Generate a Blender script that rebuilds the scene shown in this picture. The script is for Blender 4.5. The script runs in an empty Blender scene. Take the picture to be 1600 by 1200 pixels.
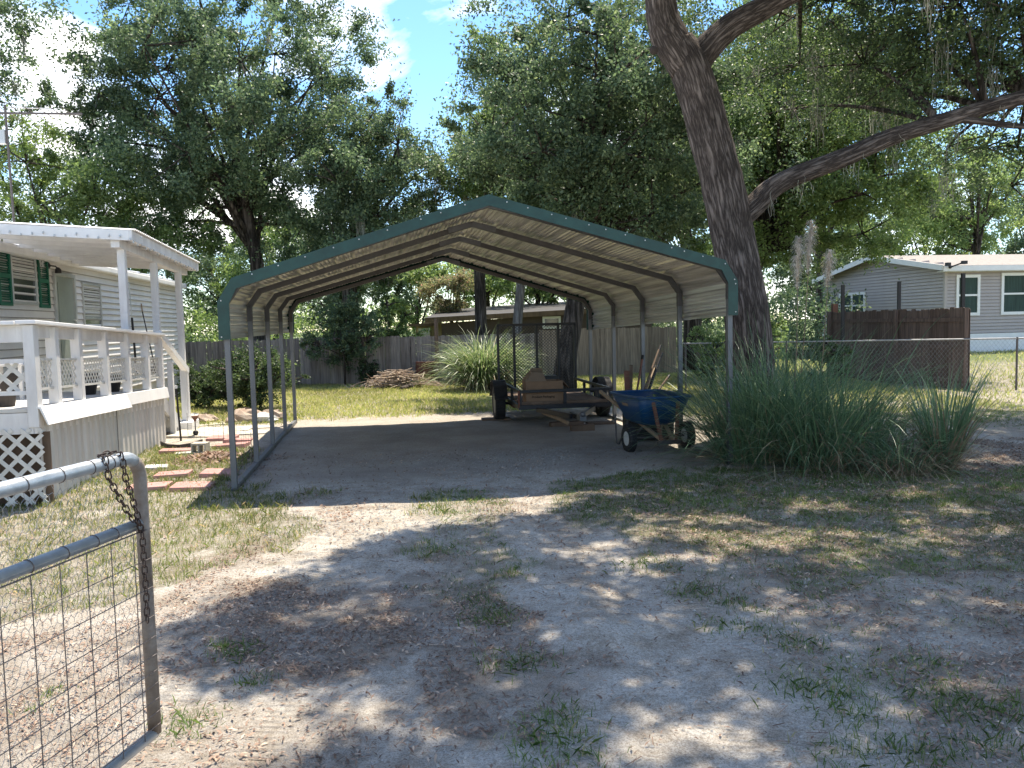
import bpy, math, random
import numpy as np
from mathutils import Vector, Matrix
R=math.radians
SC=bpy.context.scene; COL=SC.collection

# ------------------------------------------------------------ camera
F_PX,PITCH,ROLL,CAMH=1247.9,.073,.0235,1.6486
cam_d=bpy.data.cameras.new('camera'); cam=bpy.data.objects.new('camera',cam_d); COL.objects.link(cam)
cam_d.sensor_width=36; cam_d.lens=F_PX/1600*36; cam_d.clip_end=2000; cam_d.clip_start=.05
_f=Vector((0,math.cos(PITCH),-math.sin(PITCH))); _u=Vector((0,math.sin(PITCH),math.cos(PITCH))); _r=Vector((1,0,0))
_R=_r*math.cos(ROLL)-_u*math.sin(ROLL); _U=_r*math.sin(ROLL)+_u*math.cos(ROLL)
m=Matrix((( _R.x,_U.x,-_f.x,0),(_R.y,_U.y,-_f.y,0),(_R.z,_U.z,-_f.z,CAMH),(0,0,0,1)))
cam.matrix_world=m; SC.camera=cam

# ------------------------------------------------------------ light
SUNV=Vector((.075,.36,1)).normalized()
sun_az=math.atan2(SUNV.x,SUNV.y); sun_el=math.asin(SUNV.z)
w=bpy.data.worlds.new('World'); SC.world=w; w.use_nodes=True
nt=w.node_tree; N=nt.nodes; L=nt.links
bg=N['Background']; bg.inputs['Strength'].default_value=.15
sky=N.new('ShaderNodeTexSky'); sky.sky_type='NISHITA'; sky.sun_disc=False
sky.sun_elevation=sun_el; sky.sun_rotation=sun_az; sky.air_density=1.0; sky.dust_density=.15; sky.ozone_density=3.0
tc=N.new('ShaderNodeTexCoord'); mp=N.new('ShaderNodeMapping'); mp.inputs['Scale'].default_value=(1,1,2.2); mp.inputs['Location'].default_value=(.37,.12,.2)
no=N.new('ShaderNodeTexNoise'); no.inputs['Scale'].default_value=3.1; no.inputs['Detail'].default_value=9; no.inputs['Roughness'].default_value=.56; no.inputs['Distortion'].default_value=.35
cr=N.new('ShaderNodeValToRGB'); cr.color_ramp.elements[0].position=.52; cr.color_ramp.elements[1].position=.66
mx=N.new('ShaderNodeMix'); mx.data_type='RGBA'; mx.inputs['B'].default_value=(7.6,7.5,7.3,1)
L.new(tc.outputs['Generated'],mp.inputs['Vector']); L.new(mp.outputs['Vector'],no.inputs['Vector']); 
cloud_in=no.outputs['Fac']; mask=None
for (cu_,cv_,cr_deg) in ((548,40,6),(735,8,3.5),(95,155,5)):
    X2=(cu_-800)/1247.9; Y2=(600-cv_)/1247.9; dv=(_f+_R*X2+_U*Y2).normalized()
    dp=N.new('ShaderNodeVectorMath'); dp.operation='DOT_PRODUCT'; dp.inputs[1].default_value=dv; L.new(tc.outputs['Generated'],dp.inputs[0])
    mr=N.new('ShaderNodeMapRange'); mr.inputs['From Min'].default_value=math.cos(R(cr_deg)); mr.inputs['From Max'].default_value=1.0; mr.inputs['To Max'].default_value=.12; L.new(dp.outputs['Value'],mr.inputs['Value'])
    a_=N.new('ShaderNodeMath'); a_.operation='ADD'; L.new(cloud_in,a_.inputs[0]); L.new(mr.outputs['Result'],a_.inputs[1]); cloud_in=a_.outputs[0]
L.new(cloud_in,cr.inputs['Fac'])
hsv=N.new('ShaderNodeHueSaturation'); hsv.inputs['Saturation'].default_value=1.15; hsv.inputs['Value'].default_value=.88; L.new(sky.outputs['Color'],hsv.inputs['Color'])
L.new(cr.outputs['Color'],mx.inputs['Factor']); L.new(hsv.outputs['Color'],mx.inputs['A']); L.new(mx.outputs['Result'],bg.inputs['Color'])
sl=bpy.data.lights.new('sun','SUN'); sl.energy=4.7; sl.angle=R(.5); sl.color=(1,.91,.77)
so=bpy.data.objects.new('sun',sl); COL.objects.link(so); so.rotation_euler=SUNV.to_track_quat('Z','Y').to_euler(); so.location=(5,20,30)
SC.view_settings.view_transform='Standard'; SC.view_settings.look='None'; SC.view_settings.gamma=1; SC.view_settings.exposure=1.24
SC.render.engine='CYCLES'
try:
    SC.cycles.max_bounces=7; SC.cycles.transparent_max_bounces=6; SC.cycles.caustics_reflective=False; SC.cycles.caustics_refractive=False
except Exception: pass

# ------------------------------------------------------------ helpers
def ray(u,v):
    X2=(u-800)/F_PX; Y2=(600-v)/F_PX; c,s=math.cos(ROLL),math.sin(ROLL)
    X=X2*c+Y2*s; Y=-X2*s+Y2*c; cp,sp=math.cos(PITCH),math.sin(PITCH)
    return Vector((X,cp+Y*sp,-sp+Y*cp))
def G(u,v,z=0.):            # ground point seen at a photo pixel
    d=ray(u,v); return d*((z-CAMH)/d.z)+Vector((0,0,CAMH))
def D(u,v,y):               # point at distance y seen at a photo pixel
    d=ray(u,v); return d*(y/d.y)+Vector((0,0,CAMH))

def hash2(ix,iy,seed=0):
    h=(ix.astype(np.int64)*374761393+iy.astype(np.int64)*668265263+seed*1274126177)&0xffffffff
    h=((h^(h>>13))*1274126177)&0xffffffff; h=h^(h>>16)
    return (h&0xffff)/65535.0
def vnoise(x,y,seed=0):
    x=np.asarray(x,float);y=np.asarray(y,float)
    ix=np.floor(x);iy=np.floor(y);fx=x-ix;fy=y-iy
    fx=fx*fx*(3-2*fx);fy=fy*fy*(3-2*fy)
    a=hash2(ix,iy,seed);b=hash2(ix+1,iy,seed);c=hash2(ix,iy+1,seed);d=hash2(ix+1,iy+1,seed)
    return (a*(1-fx)+b*fx)*(1-fy)+(c*(1-fx)+d*fx)*fy
def fbm(x,y,seed=0,o=4):
    s=0;a=.5
    for k in range(o):
        s=s+a*vnoise(x,y,seed+k*17); x=x*2.03+5.1; y=y*2.03+1.7; a*=.5
    return s/(1-.5**o)
def sstep(a,b,x): t=np.clip((x-a)/(b-a),0,1); return t*t*(3-2*t)

def link(name,me,mat,parent):
    o=bpy.data.objects.new(name,me); COL.objects.link(o)
    if mat is not None:
        for m_ in (mat if isinstance(mat,(list,tuple)) else [mat]): me.materials.append(m_)
    if parent: o.parent=parent
    return o
def tag(o,label=None,cat=None,group=None,kind=None):
    if label:o['label']=label
    if cat:o['category']=cat
    if group:o['group']=group
    if kind:o['kind']=kind
    return o
def thing(name,label,cat,loc=(0,0,0),rz=0,group=None):
    o=bpy.data.objects.new(name,None); COL.objects.link(o); o.empty_display_size=.2
    o.location=loc;o.rotation_euler=(0,0,rz); return tag(o,label,cat,group)
def copy_tree(o,parent=None):
    c=o.copy(); COL.objects.link(c); c.parent=parent
    for ch in [k for k in bpy.data.objects if k.parent==o]: copy_tree(ch,c)
    return c
def quads(name,V,mat,parent=None,smooth=False):
    V=np.asarray(V,np.float32); n,k,_=V.shape
    me=bpy.data.meshes.new(name); me.vertices.add(n*k); me.vertices.foreach_set('co',V.reshape(-1))
    me.loops.add(n*k); me.loops.foreach_set('vertex_index',np.arange(n*k,dtype=np.int32))
    me.polygons.add(n); me.polygons.foreach_set('loop_start',np.arange(0,n*k,k,dtype=np.int32)); me.polygons.foreach_set('loop_total',np.full(n,k,dtype=np.int32))
    me.update(calc_edges=True)
    return link(name,me,mat,parent)
class MB:
    def __init__(s): s.v=[];s.f=[];s.mi=[];s.co=None
    def add(s,vs,fs,mi=0):
        b=len(s.v); s.v+= [tuple(q) for q in vs]; s.f+=[tuple(b+i for i in q) for q in fs]; s.mi+=[mi]*len(fs); return s
    def box(s,x0,x1,y0,y1,z0,z1,mi=0,M=None):
        vs=[Vector((x,y,z)) for z in (z0,z1) for y in (y0,y1) for x in (x0,x1)]
        if M is not None: vs=[M@q for q in vs]
        return s.add(vs,[(0,2,3,1),(4,5,7,6),(0,1,5,4),(2,6,7,3),(0,4,6,2),(1,3,7,5)],mi)
    def bar(s,p0,p1,w=.04,h=None,up=(0,0,1),mi=0,ends=None):
        p0=Vector(p0);p1=Vector(p1);h=w if h is None else h
        a=(p1-p0);l=a.length
        if l<1e-6: return s
        a/=l; up=Vector(up)
        if abs(a.dot(up))>.995: up=Vector((0,1,0))
        b=a.cross(up).normalized(); c=b.cross(a)
        vs=[]
        for p in (p0,p1):
            for (i,j) in ((-1,-1),(1,-1),(1,1),(-1,1)): vs.append(p+b*(i*w/2)+c*(j*h/2))
        return s.add(vs,[(0,1,2,3),(7,6,5,4),(0,4,5,1),(1,5,6,2),(2,6,7,3),(3,7,4,0)],mi)
    def tube(s,pts,r,n=8,mi=0,cap=True,fn=None,closed=False):
        pts=[Vector(p) for p in pts]; k=len(pts)
        rs=r if isinstance(r,(list,tuple,np.ndarray)) else [r]*k
        b=None;vs=[];acc=0
        for i,p in enumerate(pts):
            if i: acc+=(p-pts[i-1]).length
            if closed: t=pts[(i+1)%k]-pts[i-1]
            else: t=(pts[min(i+1,k-1)]-pts[max(i-1,0)])
            t.normalize()
            if b is None:
                b=t.cross(Vector((0,0,1)) if abs(t.z)<.9 else Vector((1,0,0))).normalized()
            else:
                b=(b-t*b.dot(t)).normalized()
            c=t.cross(b)
            for j in range(n):
                a=2*math.pi*j/n; rr=rs[i]*(fn(i,j) if fn else 1)
                vs.append(p+b*(math.cos(a)*rr)+c*(math.sin(a)*rr))
                if s.co is not None: s.co+= [(0,0,0)]*(len(s.v)+len(vs)-1-len(s.co)); s.co.append((math.cos(a)*rs[i]+len(s.v)*.37,math.sin(a)*rs[i],acc))
        fs=[]
        for i in range(k if closed else k-1):
            i2=(i+1)%k
            for j in range(n):
                j2=(j+1)%n; fs.append((i*n+j,i*n+j2,i2*n+j2,i2*n+j))
        if cap and not closed:
            fs.append(tuple(range(n-1,-1,-1))); fs.append(tuple((k-1)*n+j for j in range(n)))
        return s.add(vs,fs,mi)
    def lathe(s,prof,c=(0,0,0),n=20,axis='z',mi=0):
        vs=[];c=Vector(c)
        for (r,z) in prof:
            for j in range(n):
                a=2*math.pi*j/n; x,y=math.cos(a)*r,math.sin(a)*r
                q=(x,y,z) if axis=='z' else ((z,x,y) if axis=='x' else (x,z,y))
                vs.append(c+Vector(q))
        fs=[(i*n+j,i*n+(j+1)%n,(i+1)*n+(j+1)%n,(i+1)*n+j) for i in range(len(prof)-1) for j in range(n)]
        if prof[0][0]>1e-4: fs.append(tuple(range(n-1,-1,-1)))
        if prof[-1][0]>1e-4: fs.append(tuple((len(prof)-1)*n+j for j in range(n)))
        return s.add(vs,fs,mi)
    def xform(s,fn): s.v=[tuple(fn(Vector(q))) for q in s.v]; return s
    def build(s,name,mat,parent=None,smooth=False,bevel=0,tf=None):
        if tf: s.xform(tf)
        me=bpy.data.meshes.new(name); me.from_pydata(s.v,[],s.f); 
        if s.co is not None:
            s.co+=[(0,0,0)]*(len(s.v)-len(s.co)); at=me.attributes.new('bark_co','FLOAT_VECTOR','POINT'); at.data.foreach_set('vector',[q for c in s.co for q in c])
        if any(s.mi): me.polygons.foreach_set('material_index',s.mi)
        if smooth: me.polygons.foreach_set('use_smooth',[True]*len(s.f))
        me.update()
        o=link(name,me,mat,parent)
        if bevel:
            md=o.modifiers.new('bevel','BEVEL'); md.width=bevel; md.segments=2; md.limit_method='ANGLE'
        return o

# ------------------------------------------------------------ materials
def newmat(name):
    m=bpy.data.materials.new(name); m.use_nodes=True; nt=m.node_tree
    return m,nt,nt.nodes,nt.links,nt.nodes['Principled BSDF']
def mat(name,col,rough=.7,metal=0,var=.12,scale=6,bump=0,bscale=40,stretch=(1,1,1),col2=None,spec=.4,detail=5,trans=0,coord='Object'):
    m,nt,N,L,b=newmat(name)
    tc=N.new('ShaderNodeTexCoord'); mp=N.new('ShaderNodeMapping'); mp.inputs['Scale'].default_value=stretch
    L.new(tc.outputs[coord],mp.inputs['Vector'])
    n=N.new('ShaderNodeTexNoise'); n.inputs['Scale'].default_value=scale; n.inputs['Detail'].default_value=detail; n.inputs['Roughness'].default_value=.62
    L.new(mp.outputs['Vector'],n.inputs['Vector'])
    r=N.new('ShaderNodeValToRGB'); e=r.color_ramp.elements
    c=np.array(col); c2=np.array(col2) if col2 else None
    e[0].position=.32; e[1].position=.68
    e[0].color=(*(c*(1-var)),1) if c2 is None else (*c,1)
    e[1].color=(*np.minimum(c*(1+var),1),1) if c2 is None else (*c2,1)
    L.new(n.outputs['Fac'],r.inputs['Fac']); L.new(r.outputs['Color'],b.inputs['Base Color'])
    b.inputs['Roughness'].default_value=rough; b.inputs['Metallic'].default_value=metal; b.inputs['Specular IOR Level'].default_value=spec
    if bump:
        n2=N.new('ShaderNodeTexNoise'); n2.inputs['Scale'].default_value=bscale; n2.inputs['Detail'].default_value=6; n2.inputs['Roughness'].default_value=.65
        L.new(mp.outputs['Vector'],n2.inputs['Vector'])
        bp=N.new('ShaderNodeBump'); bp.inputs['Strength'].default_value=min(1,bump); bp.inputs['Distance'].default_value=.01 if bump<=1 else .01*bump
        L.new(n2.outputs['Fac'],bp.inputs['Height']); L.new(bp.outputs['Normal'],b.inputs['Normal'])
    return m
def leafmat(name,c1,c2,c3=None,trans=.35,rough=.42,spec=.5,nscale=.5):
    m,nt,N,L,b=newmat(name)
    g=N.new('ShaderNodeNewGeometry'); r=N.new('ShaderNodeValToRGB'); e=r.color_ramp.elements
    e[0].color=(*c1,1); e[1].color=(*c2,1); e[0].position=.1; e[1].position=.85
    if c3: q=e.new(.96); q.color=(*c3,1)
    L.new(g.outputs['Random Per Island'],r.inputs['Fac'])
    tc=N.new('ShaderNodeTexCoord'); n=N.new('ShaderNodeTexNoise'); n.inputs['Scale'].default_value=nscale; n.inputs['Detail'].default_value=2
    L.new(tc.outputs['Object'],n.inputs['Vector'])
    mr=N.new('ShaderNodeMapRange'); mr.inputs['From Min'].default_value=.3; mr.inputs['From Max'].default_value=.7; mr.inputs['To Min'].default_value=.72; mr.inputs['To Max'].default_value=1.35
    L.new(n.outputs['Fac'],mr.inputs['Value'])
    mu=N.new('ShaderNodeMix'); mu.data_type='RGBA'; mu.blend_type='MULTIPLY'; mu.inputs['Factor'].default_value=1
    L.new(r.outputs['Color'],mu.inputs['A']); L.new(mr.outputs['Result'],mu.inputs['B'])
    L.new(mu.outputs['Result'],b.inputs['Base Color']); b.inputs['Roughness'].default_value=rough; b.inputs['Specular IOR Level'].default_value=spec
    t=N.new('ShaderNodeBsdfTranslucent'); 
    hs=N.new('ShaderNodeHueSaturation'); hs.inputs['Value'].default_value=1.5; hs.inputs['Saturation'].default_value=1.15; hs.inputs['Hue'].default_value=.485
    L.new(mu.outputs['Result'],hs.inputs['Color']); L.new(hs.outputs['Color'],t.inputs['Color'])
    ms=N.new('ShaderNodeMixShader'); ms.inputs['Fac'].default_value=trans
    L.new(b.outputs[0],ms.inputs[1]); L.new(t.outputs[0],ms.inputs[2]); L.new(ms.outputs[0],N['Material Output'].inputs['Surface'])
    return m

M={}
M['galv']=mat('galvanised',(.155,.16,.165),.5,.55,.2,5,.15,60,stretch=(1,1,.3))
M['galvdark']=mat('galvanised_bracket',(.095,.09,.088),.5,.4,.15,9)
M['roofmetal']=mat('roof_sheet',(.42,.40,.375),.33,.62,.3,1.9,.05,20,stretch=(8,.22,8),spec=.5,col2=(.86,.83,.79))
M['green']=mat('green_trim',(.012,.052,.042),.42,0,.25,7,.1,80)
M['screw']=mat('screw',(.6,.6,.58),.4,.6)
M['white']=mat('white_paint',(.78,.77,.75),.55,0,.08,3,.2,50,stretch=(1,1,.4))
M['whitew']=mat('worn_white_paint',(.60,.58,.56),.7,0,.16,5,.4,60,stretch=(1,1,.25),col2=(.78,.77,.75))
M['siding']=mat('vinyl_siding',(.74,.72,.69),.5,0,.10,1.2,.05,60)
M['skirt']=mat('skirt_metal',(.47,.45,.41),.6,0,.12,4,.15,40,stretch=(1,1,.15),col2=(.60,.58,.54))
M['lattice']=mat('lattice',(.62,.60,.55),.65,0,.12,9,.2,60)
M['deck']=mat('deck_board',(.55,.53,.49),.7,0,.14,5,.3,50,stretch=(.4,3,1))
M['glass']=mat('glass_dark',(.035,.045,.05),.08,0,.3,1.5,spec=.8)
M['blind']=mat('blind',(.5,.5,.47),.6,0,.08,4)
M['shutter']=mat('shutter_green',(.01,.12,.07),.5,0,.12,8)
M['screen']=mat('screen_door',(.27,.30,.27),.35,.1,.1,3)
M['alu']=mat('aluminium',(.52,.52,.5),.4,.5,.1,6)
M['black']=mat('black_paint',(.012,.013,.017),.42,0,.3,8,.1,60)
M['blackrod']=mat('black_rod',(.015,.013,.014),.5,0,.2,8)
M['rubber']=mat('rubber',(.02,.02,.021),.8,0,.25,12,.4,60)
M['rim']=mat('wheel_rim',(.55,.55,.5),.5,0,.12,9)
M['blue']=mat('blue_tub',(.007,.055,.14),.42,0,.06,2,.02,40)
M['bluerim']=mat('blue_rim',(.01,.055,.14),.36,0,.1,5)
M['card']=mat('cardboard',(.22,.14,.085),.85,0,.1,6,.15,50)
M['cardin']=mat('cardboard_inside',(.24,.175,.12),.85,0,.1,6)
M['ink']=mat('ink',(.02,.015,.012),.8)
M['handle']=mat('handle_wood',(.30,.21,.13),.7,0,.2,6,.3,60,stretch=(1,1,.2))
M['oldwood']=mat('old_wood',(.14,.095,.065),.85,0,.25,7,.4,50,stretch=(1,1,.2))
M['redwood']=mat('reddish_wood',(.16,.07,.045),.8,0,.25,7,.4,50)
M['rust']=mat('rust',(.10,.035,.022),.85,0,.3,9,.5,60,col2=(.17,.07,.045))
M['chain']=mat('chain_rust',(.05,.035,.03),.6,.5,.3,30,.4,90)
M['gatem']=mat('gate_galvanised',(.36,.39,.41),.42,.6,.18,14,.2,90,col2=(.5,.53,.55))
M['gaterust']=mat('gate_post_weathered',(.12,.085,.06),.65,.15,.25,9,.5,70,col2=(.27,.24,.21))
M['wire']=mat('wire',(.33,.33,.33),.5,.6,.2,20)
M['wiredark']=mat('wire_dark',(.12,.105,.10),.6,.4,.2,20)
M['paver']=mat('red_paver',(.36,.185,.16),.9,0,.2,9,.5,90,col2=(.44,.25,.22))
M['stone']=mat('pale_stone',(.55,.54,.50),.85,0,.12,9,.5,60)
M['rock']=mat('brown_rock',(.30,.21,.15),.9,0,.25,6,.7,30,col2=(.42,.35,.28))
M['conc']=mat('concrete',(.46,.42,.34),.9,0,.12,5,.4,60)
M['barkmulch']=mat('bark_chip',(.16,.10,.075),.9,0,.3,9,.6,40,col2=(.33,.25,.21))
M['edge']=mat('edging',(.06,.05,.045),.8,0,.2,8,.2)
M['wallbrown']=mat('brown_wall',(.085,.062,.052),.8,0,.12,3,.2,30,stretch=(1,1,.2))
M['darkroof']=mat('dark_roof',(.03,.027,.025),.75,0,.2,3)
M['tan']=mat('tan_wall',(.42,.33,.2),.8,0,.1,3)
M['rsiding']=mat('grey_siding',(.39,.345,.325),.55,0,.05,2)
M['lapshade']=mat('siding_lap_shade',(.30,.28,.26),.8)  # darker siding tone, paints the shadow line under each lap
M['rlapshade']=mat('grey_siding_lap_shade',(.20,.185,.19),.8)
M['rshingle']=mat('shingle',(.20,.175,.15),.9,0,.2,9,.5,60,col2=(.30,.265,.235))
M['rtrim']=mat('white_trim',(.75,.74,.72),.5,0,.05,3)
M['curtain']=mat('curtain',(.03,.055,.045),.8,0,.5,5,stretch=(9,9,.2))
M['moss']=leafmat('spanish_moss',(.20,.20,.17),(.30,.30,.25),trans=.3,rough=.9,spec=.1)
M['plume']=leafmat('plume',(.55,.50,.42),(.74,.69,.60),trans=.5,rough=.9,spec=.1)
def boards_mat(name,c1,c2,sc=30):
    m,nt,N,L,b=newmat(name)
    g=N.new('ShaderNodeNewGeometry'); r=N.new('ShaderNodeValToRGB'); e=r.color_ramp.elements
    e[0].color=(*c1,1);e[1].color=(*c2,1); L.new(g.outputs['Random Per Island'],r.inputs['Fac'])
    tc=N.new('ShaderNodeTexCoord'); mp=N.new('ShaderNodeMapping'); mp.inputs['Scale'].default_value=(1,1,.06)
    n=N.new('ShaderNodeTexNoise'); n.inputs['Scale'].default_value=sc; n.inputs['Detail'].default_value=6
    L.new(tc.outputs['Object'],mp.inputs['Vector']);L.new(mp.outputs['Vector'],n.inputs['Vector'])
    mr=N.new('ShaderNodeMapRange'); mr.inputs['From Min'].default_value=.3; mr.inputs['From Max'].default_value=.7; mr.inputs['To Min'].default_value=.6; mr.inputs['To Max'].default_value=1.35
    L.new(n.outputs['Fac'],mr.inputs['Value'])
    mu=N.new('ShaderNodeMix'); mu.data_type='RGBA'; mu.blend_type='MULTIPLY'; mu.inputs['Factor'].default_value=1
    L.new(r.outputs['Color'],mu.inputs['A']);L.new(mr.outputs['Result'],mu.inputs['B']);L.new(mu.outputs['Result'],b.inputs['Base Color'])
    b.inputs['Roughness'].default_value=.85
    bp=N.new('ShaderNodeBump'); bp.inputs['Strength'].default_value=.5; bp.inputs['Distance'].default_value=.01
    L.new(n.outputs['Fac'],bp.inputs['Height']);L.new(bp.outputs['Normal'],b.inputs['Normal'])
    return m
M['fence']=boards_mat('weathered_fence',(.15,.125,.105),(.26,.225,.195))
M['fencetan']=boards_mat('tan_fence',(.18,.14,.10),(.28,.225,.165))
M['fencebrown']=boards_mat('brown_fence',(.085,.055,.042),(.15,.105,.085))
M['fencebroken']=boards_mat('brush',(.24,.165,.11),(.50,.40,.30))
def bark(name,c1,c2,sc=5,bd=.06,own=False):
    m,nt,N,L,b=newmat(name)
    tc=N.new('ShaderNodeTexCoord'); mp=N.new('ShaderNodeMapping'); mp.inputs['Scale'].default_value=(1,1,.10)
    if own: ac=N.new('ShaderNodeAttribute'); ac.attribute_name='bark_co'; mp.inputs['Scale'].default_value=(1,1,.13); L.new(ac.outputs['Vector'],mp.inputs['Vector'])
    else: L.new(tc.outputs['Object'],mp.inputs['Vector'])
    def nz(s_,det,ro,dist=0):
        n=N.new('ShaderNodeTexNoise'); n.inputs['Scale'].default_value=s_; n.inputs['Detail'].default_value=det; n.inputs['Roughness'].default_value=ro; n.inputs['Distortion'].default_value=dist
        L.new(mp.outputs['Vector'],n.inputs['Vector']); return n.outputs['Fac']
    def mt(op,a,b_=None,c=None):
        x=N.new('ShaderNodeMath'); x.operation=op
        for i,q in enumerate((a,b_,c)):
            if q is None: continue
            if isinstance(q,(int,float)): x.inputs[i].default_value=q
            else: L.new(q,x.inputs[i])
        return x.outputs[0]
    ridge=mt('MULTIPLY',mt('ABSOLUTE',mt('SUBTRACT',nz(sc*2.0,3,.55,.25),.5)),5.0)
    fine=nz(sc*9,8,.7)
    ad=mt('MULTIPLY_ADD',mt('MINIMUM',ridge,1.0),.55,mt('MULTIPLY',fine,.5))
    r=N.new('ShaderNodeValToRGB'); e=r.color_ramp.elements; e[0].position=.30;e[1].position=.74; e[0].color=(*c1,1);e[1].color=(*c2,1)
    L.new(ad,r.inputs['Fac'])
    n2=N.new('ShaderNodeTexNoise'); n2.inputs['Scale'].default_value=2.3; n2.inputs['Detail'].default_value=4; L.new(tc.outputs['Object'],n2.inputs['Vector'])
    mr=N.new('ShaderNodeMapRange'); mr.inputs['From Min'].default_value=.35; mr.inputs['From Max'].default_value=.65; mr.inputs['To Min'].default_value=.7; mr.inputs['To Max'].default_value=1.25; L.new(n2.outputs['Fac'],mr.inputs['Value'])
    mu=N.new('ShaderNodeMix'); mu.data_type='RGBA'; mu.blend_type='MULTIPLY'; mu.inputs['Factor'].default_value=1; L.new(r.outputs['Color'],mu.inputs['A']); L.new(mr.outputs['Result'],mu.inputs['B'])
    L.new(mu.outputs['Result'],b.inputs['Base Color']); b.inputs['Roughness'].default_value=.92; b.inputs['Specular IOR Level'].default_value=.15
    bp=N.new('ShaderNodeBump'); bp.inputs['Strength'].default_value=1; bp.inputs['Distance'].default_value=bd
    L.new(ad,bp.inputs['Height']); L.new(bp.outputs['Normal'],b.inputs['Normal'])
    return m
M['bark']=bark('oak_bark',(.05,.04,.035),(.21,.175,.155),9.5,.035,True)
M['bark2']=bark('tree_bark',(.03,.025,.02),(.15,.125,.105),4,.04)
M['barkpale']=bark('pale_bark',(.12,.11,.10),(.30,.28,.25),4,.03)
M['leafA']=leafmat('leaf_oak',(.060,.098,.052),(.125,.178,.092),(.22,.28,.14),.42,.5,.4)
M['leafB']=leafmat('leaf_oak_bright',(.085,.135,.045),(.165,.235,.085),(.27,.34,.13),.48,.5,.4)
M['leafC']=leafmat('leaf_oak_near',(.038,.066,.030),(.085,.13,.055),(.16,.22,.08),.38,.48,.4)
M['leafD']=leafmat('leaf_pale',(.14,.21,.08),(.25,.33,.14),(.36,.42,.2),.5,.5,.4)
M['leafpink']=leafmat('leaf_myrtle',(.17,.20,.09),(.27,.25,.14),(.40,.26,.19),.4,.6,.3)
M['leafshrub']=leafmat('leaf_shrub',(.035,.065,.030),(.085,.14,.055),(.2,.26,.13),.3,.35,.6)
M['grass']=leafmat('grass_blade',(.07,.125,.035),(.15,.215,.07),(.34,.32,.17),.4,.55,.3,.6)
M['lawn']=leafmat('lawn_blade',(.23,.29,.085),(.42,.42,.18),(.62,.55,.33),.45,.6,.3,.35)
M['drygrass']=leafmat('dry_grass_blade',(.10,.15,.045),(.23,.25,.095),(.50,.42,.25),.4,.6,.3,.6)
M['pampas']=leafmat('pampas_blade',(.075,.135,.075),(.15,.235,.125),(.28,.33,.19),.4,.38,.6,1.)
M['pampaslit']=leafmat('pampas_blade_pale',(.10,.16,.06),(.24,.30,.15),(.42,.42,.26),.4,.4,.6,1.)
M['pampasdead']=leafmat('pampas_dead',(.16,.12,.08),(.34,.27,.18),(.46,.38,.26),.3,.7,.3,1.)
M['litter']=leafmat('leaf_litter',(.14,.09,.065),(.33,.23,.165),(.55,.42,.31),.15,.7,.3,.8)
M['pebble']=mat('pebble',(.25,.235,.21),.9,0,.3,40,col2=(.44,.41,.36),coord='Object')

# ------------------------------------------------------------ ground
def gz(x,y):
    x=np.asarray(x,float);y=np.asarray(y,float)
    z=.012*(fbm(x*5.5,y*5.5,8,3)-.5)*(y<16)+.05*(fbm(x*.35,y*.35,3)-.5)*sstep(1,5,y+0*x)+.018*(fbm(x*1.6,y*1.6,5)-.5)
    z=z+.25*sstep(12,17,x)*sstep(20,30,y)
    z=z+.05*np.exp(-((x-.45)**2/.12+(y-4.2)**2/.06))
    z=z-.02*np.exp(-((x-.75+.15*(y-4))**2)/.06)*sstep(9,6,y)-.015*np.exp(-((x+1.1+.15*(y-4))**2)/.05)*sstep(9,6,y)
    return z
def gz1(x,y): return float(gz(np.array([x]),np.array([y]))[0])
def wpoly(px): return np.array([[G(u,v).x,G(u,v).y] for u,v in px])
def inpoly(x,y,P):
    c=np.zeros(np.shape(x),bool); n=len(P); j=n-1
    for i in range(n):
        xi,yi=P[i];xj,yj=P[j]
        t=((yi>y)!=(yj>y))&(x<(xj-xi)*(y-yi)/((yj-yi) if yj!=yi else 1e-9)+xi)
        c^=t; j=i
    return c
GP=[ # (polygon in the yard, density)
 (wpoly([(-900,700),(470,700),(420,760),(440,790),(480,830),(455,880),(330,900),(250,925),(120,960),(0,985),(-900,1020)]),.80,'dry'),
 (wpoly([(855,757),(1000,738),(1100,735),(1600,735),(2600,740),(2600,950),(1600,905),(1450,905),(1370,935),(1200,950),(1060,905),(985,875),(960,835),(900,805),(870,785)]),.85,'green'),
 (wpoly([(640,772),(765,765),(790,790),(835,890),(810,915),(720,890),(660,870),(700,830),(640,800)]),.42,'green'),
 (wpoly([(670,905),(810,900),(840,960),(810,990),(740,970),(690,940)]),.55,'green'),
 (wpoly([(330,780),(480,765),(560,768),(480,782),(400,790)]),.4,'green'),
 (wpoly([(1000,900),(1260,930),(1400,900),(1600,900),(2400,940),(2400,1300),(1500,1300),(1350,1120),(1200,1090),(1150,1000)]),.16,'green'),
]
LP=[(wpoly([(330,945),(480,905),(640,930),(700,960),(640,1060),(520,1075),(330,1040),(250,1000)]),.78),
    (wpoly([(640,900),(720,890),(900,960),(930,1040),(900,1140),(760,1160),(680,1060),(650,970)]),.6),
    (wpoly([(200,1040),(420,1045),(600,1075),(560,1140),(420,1170),(160,1250),(-300,1250),(-300,1080),(0,1060)]),.55),
    (wpoly([(-900,1000),(60,1000),(260,960),(260,1100),(0,1300),(-900,1500)]),.5),
    (wpoly([(860,770),(1600,700),(2600,700),(2600,1300),(1500,1300),(1300,1000),(1050,950)]),.50),
    (wpoly([(1330,690),(1600,650),(2400,650),(2400,760),(1600,770),(1500,760)]),.8),
    (wpoly([(150,745),(320,690),(460,700),(340,780)]),.3)]
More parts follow.
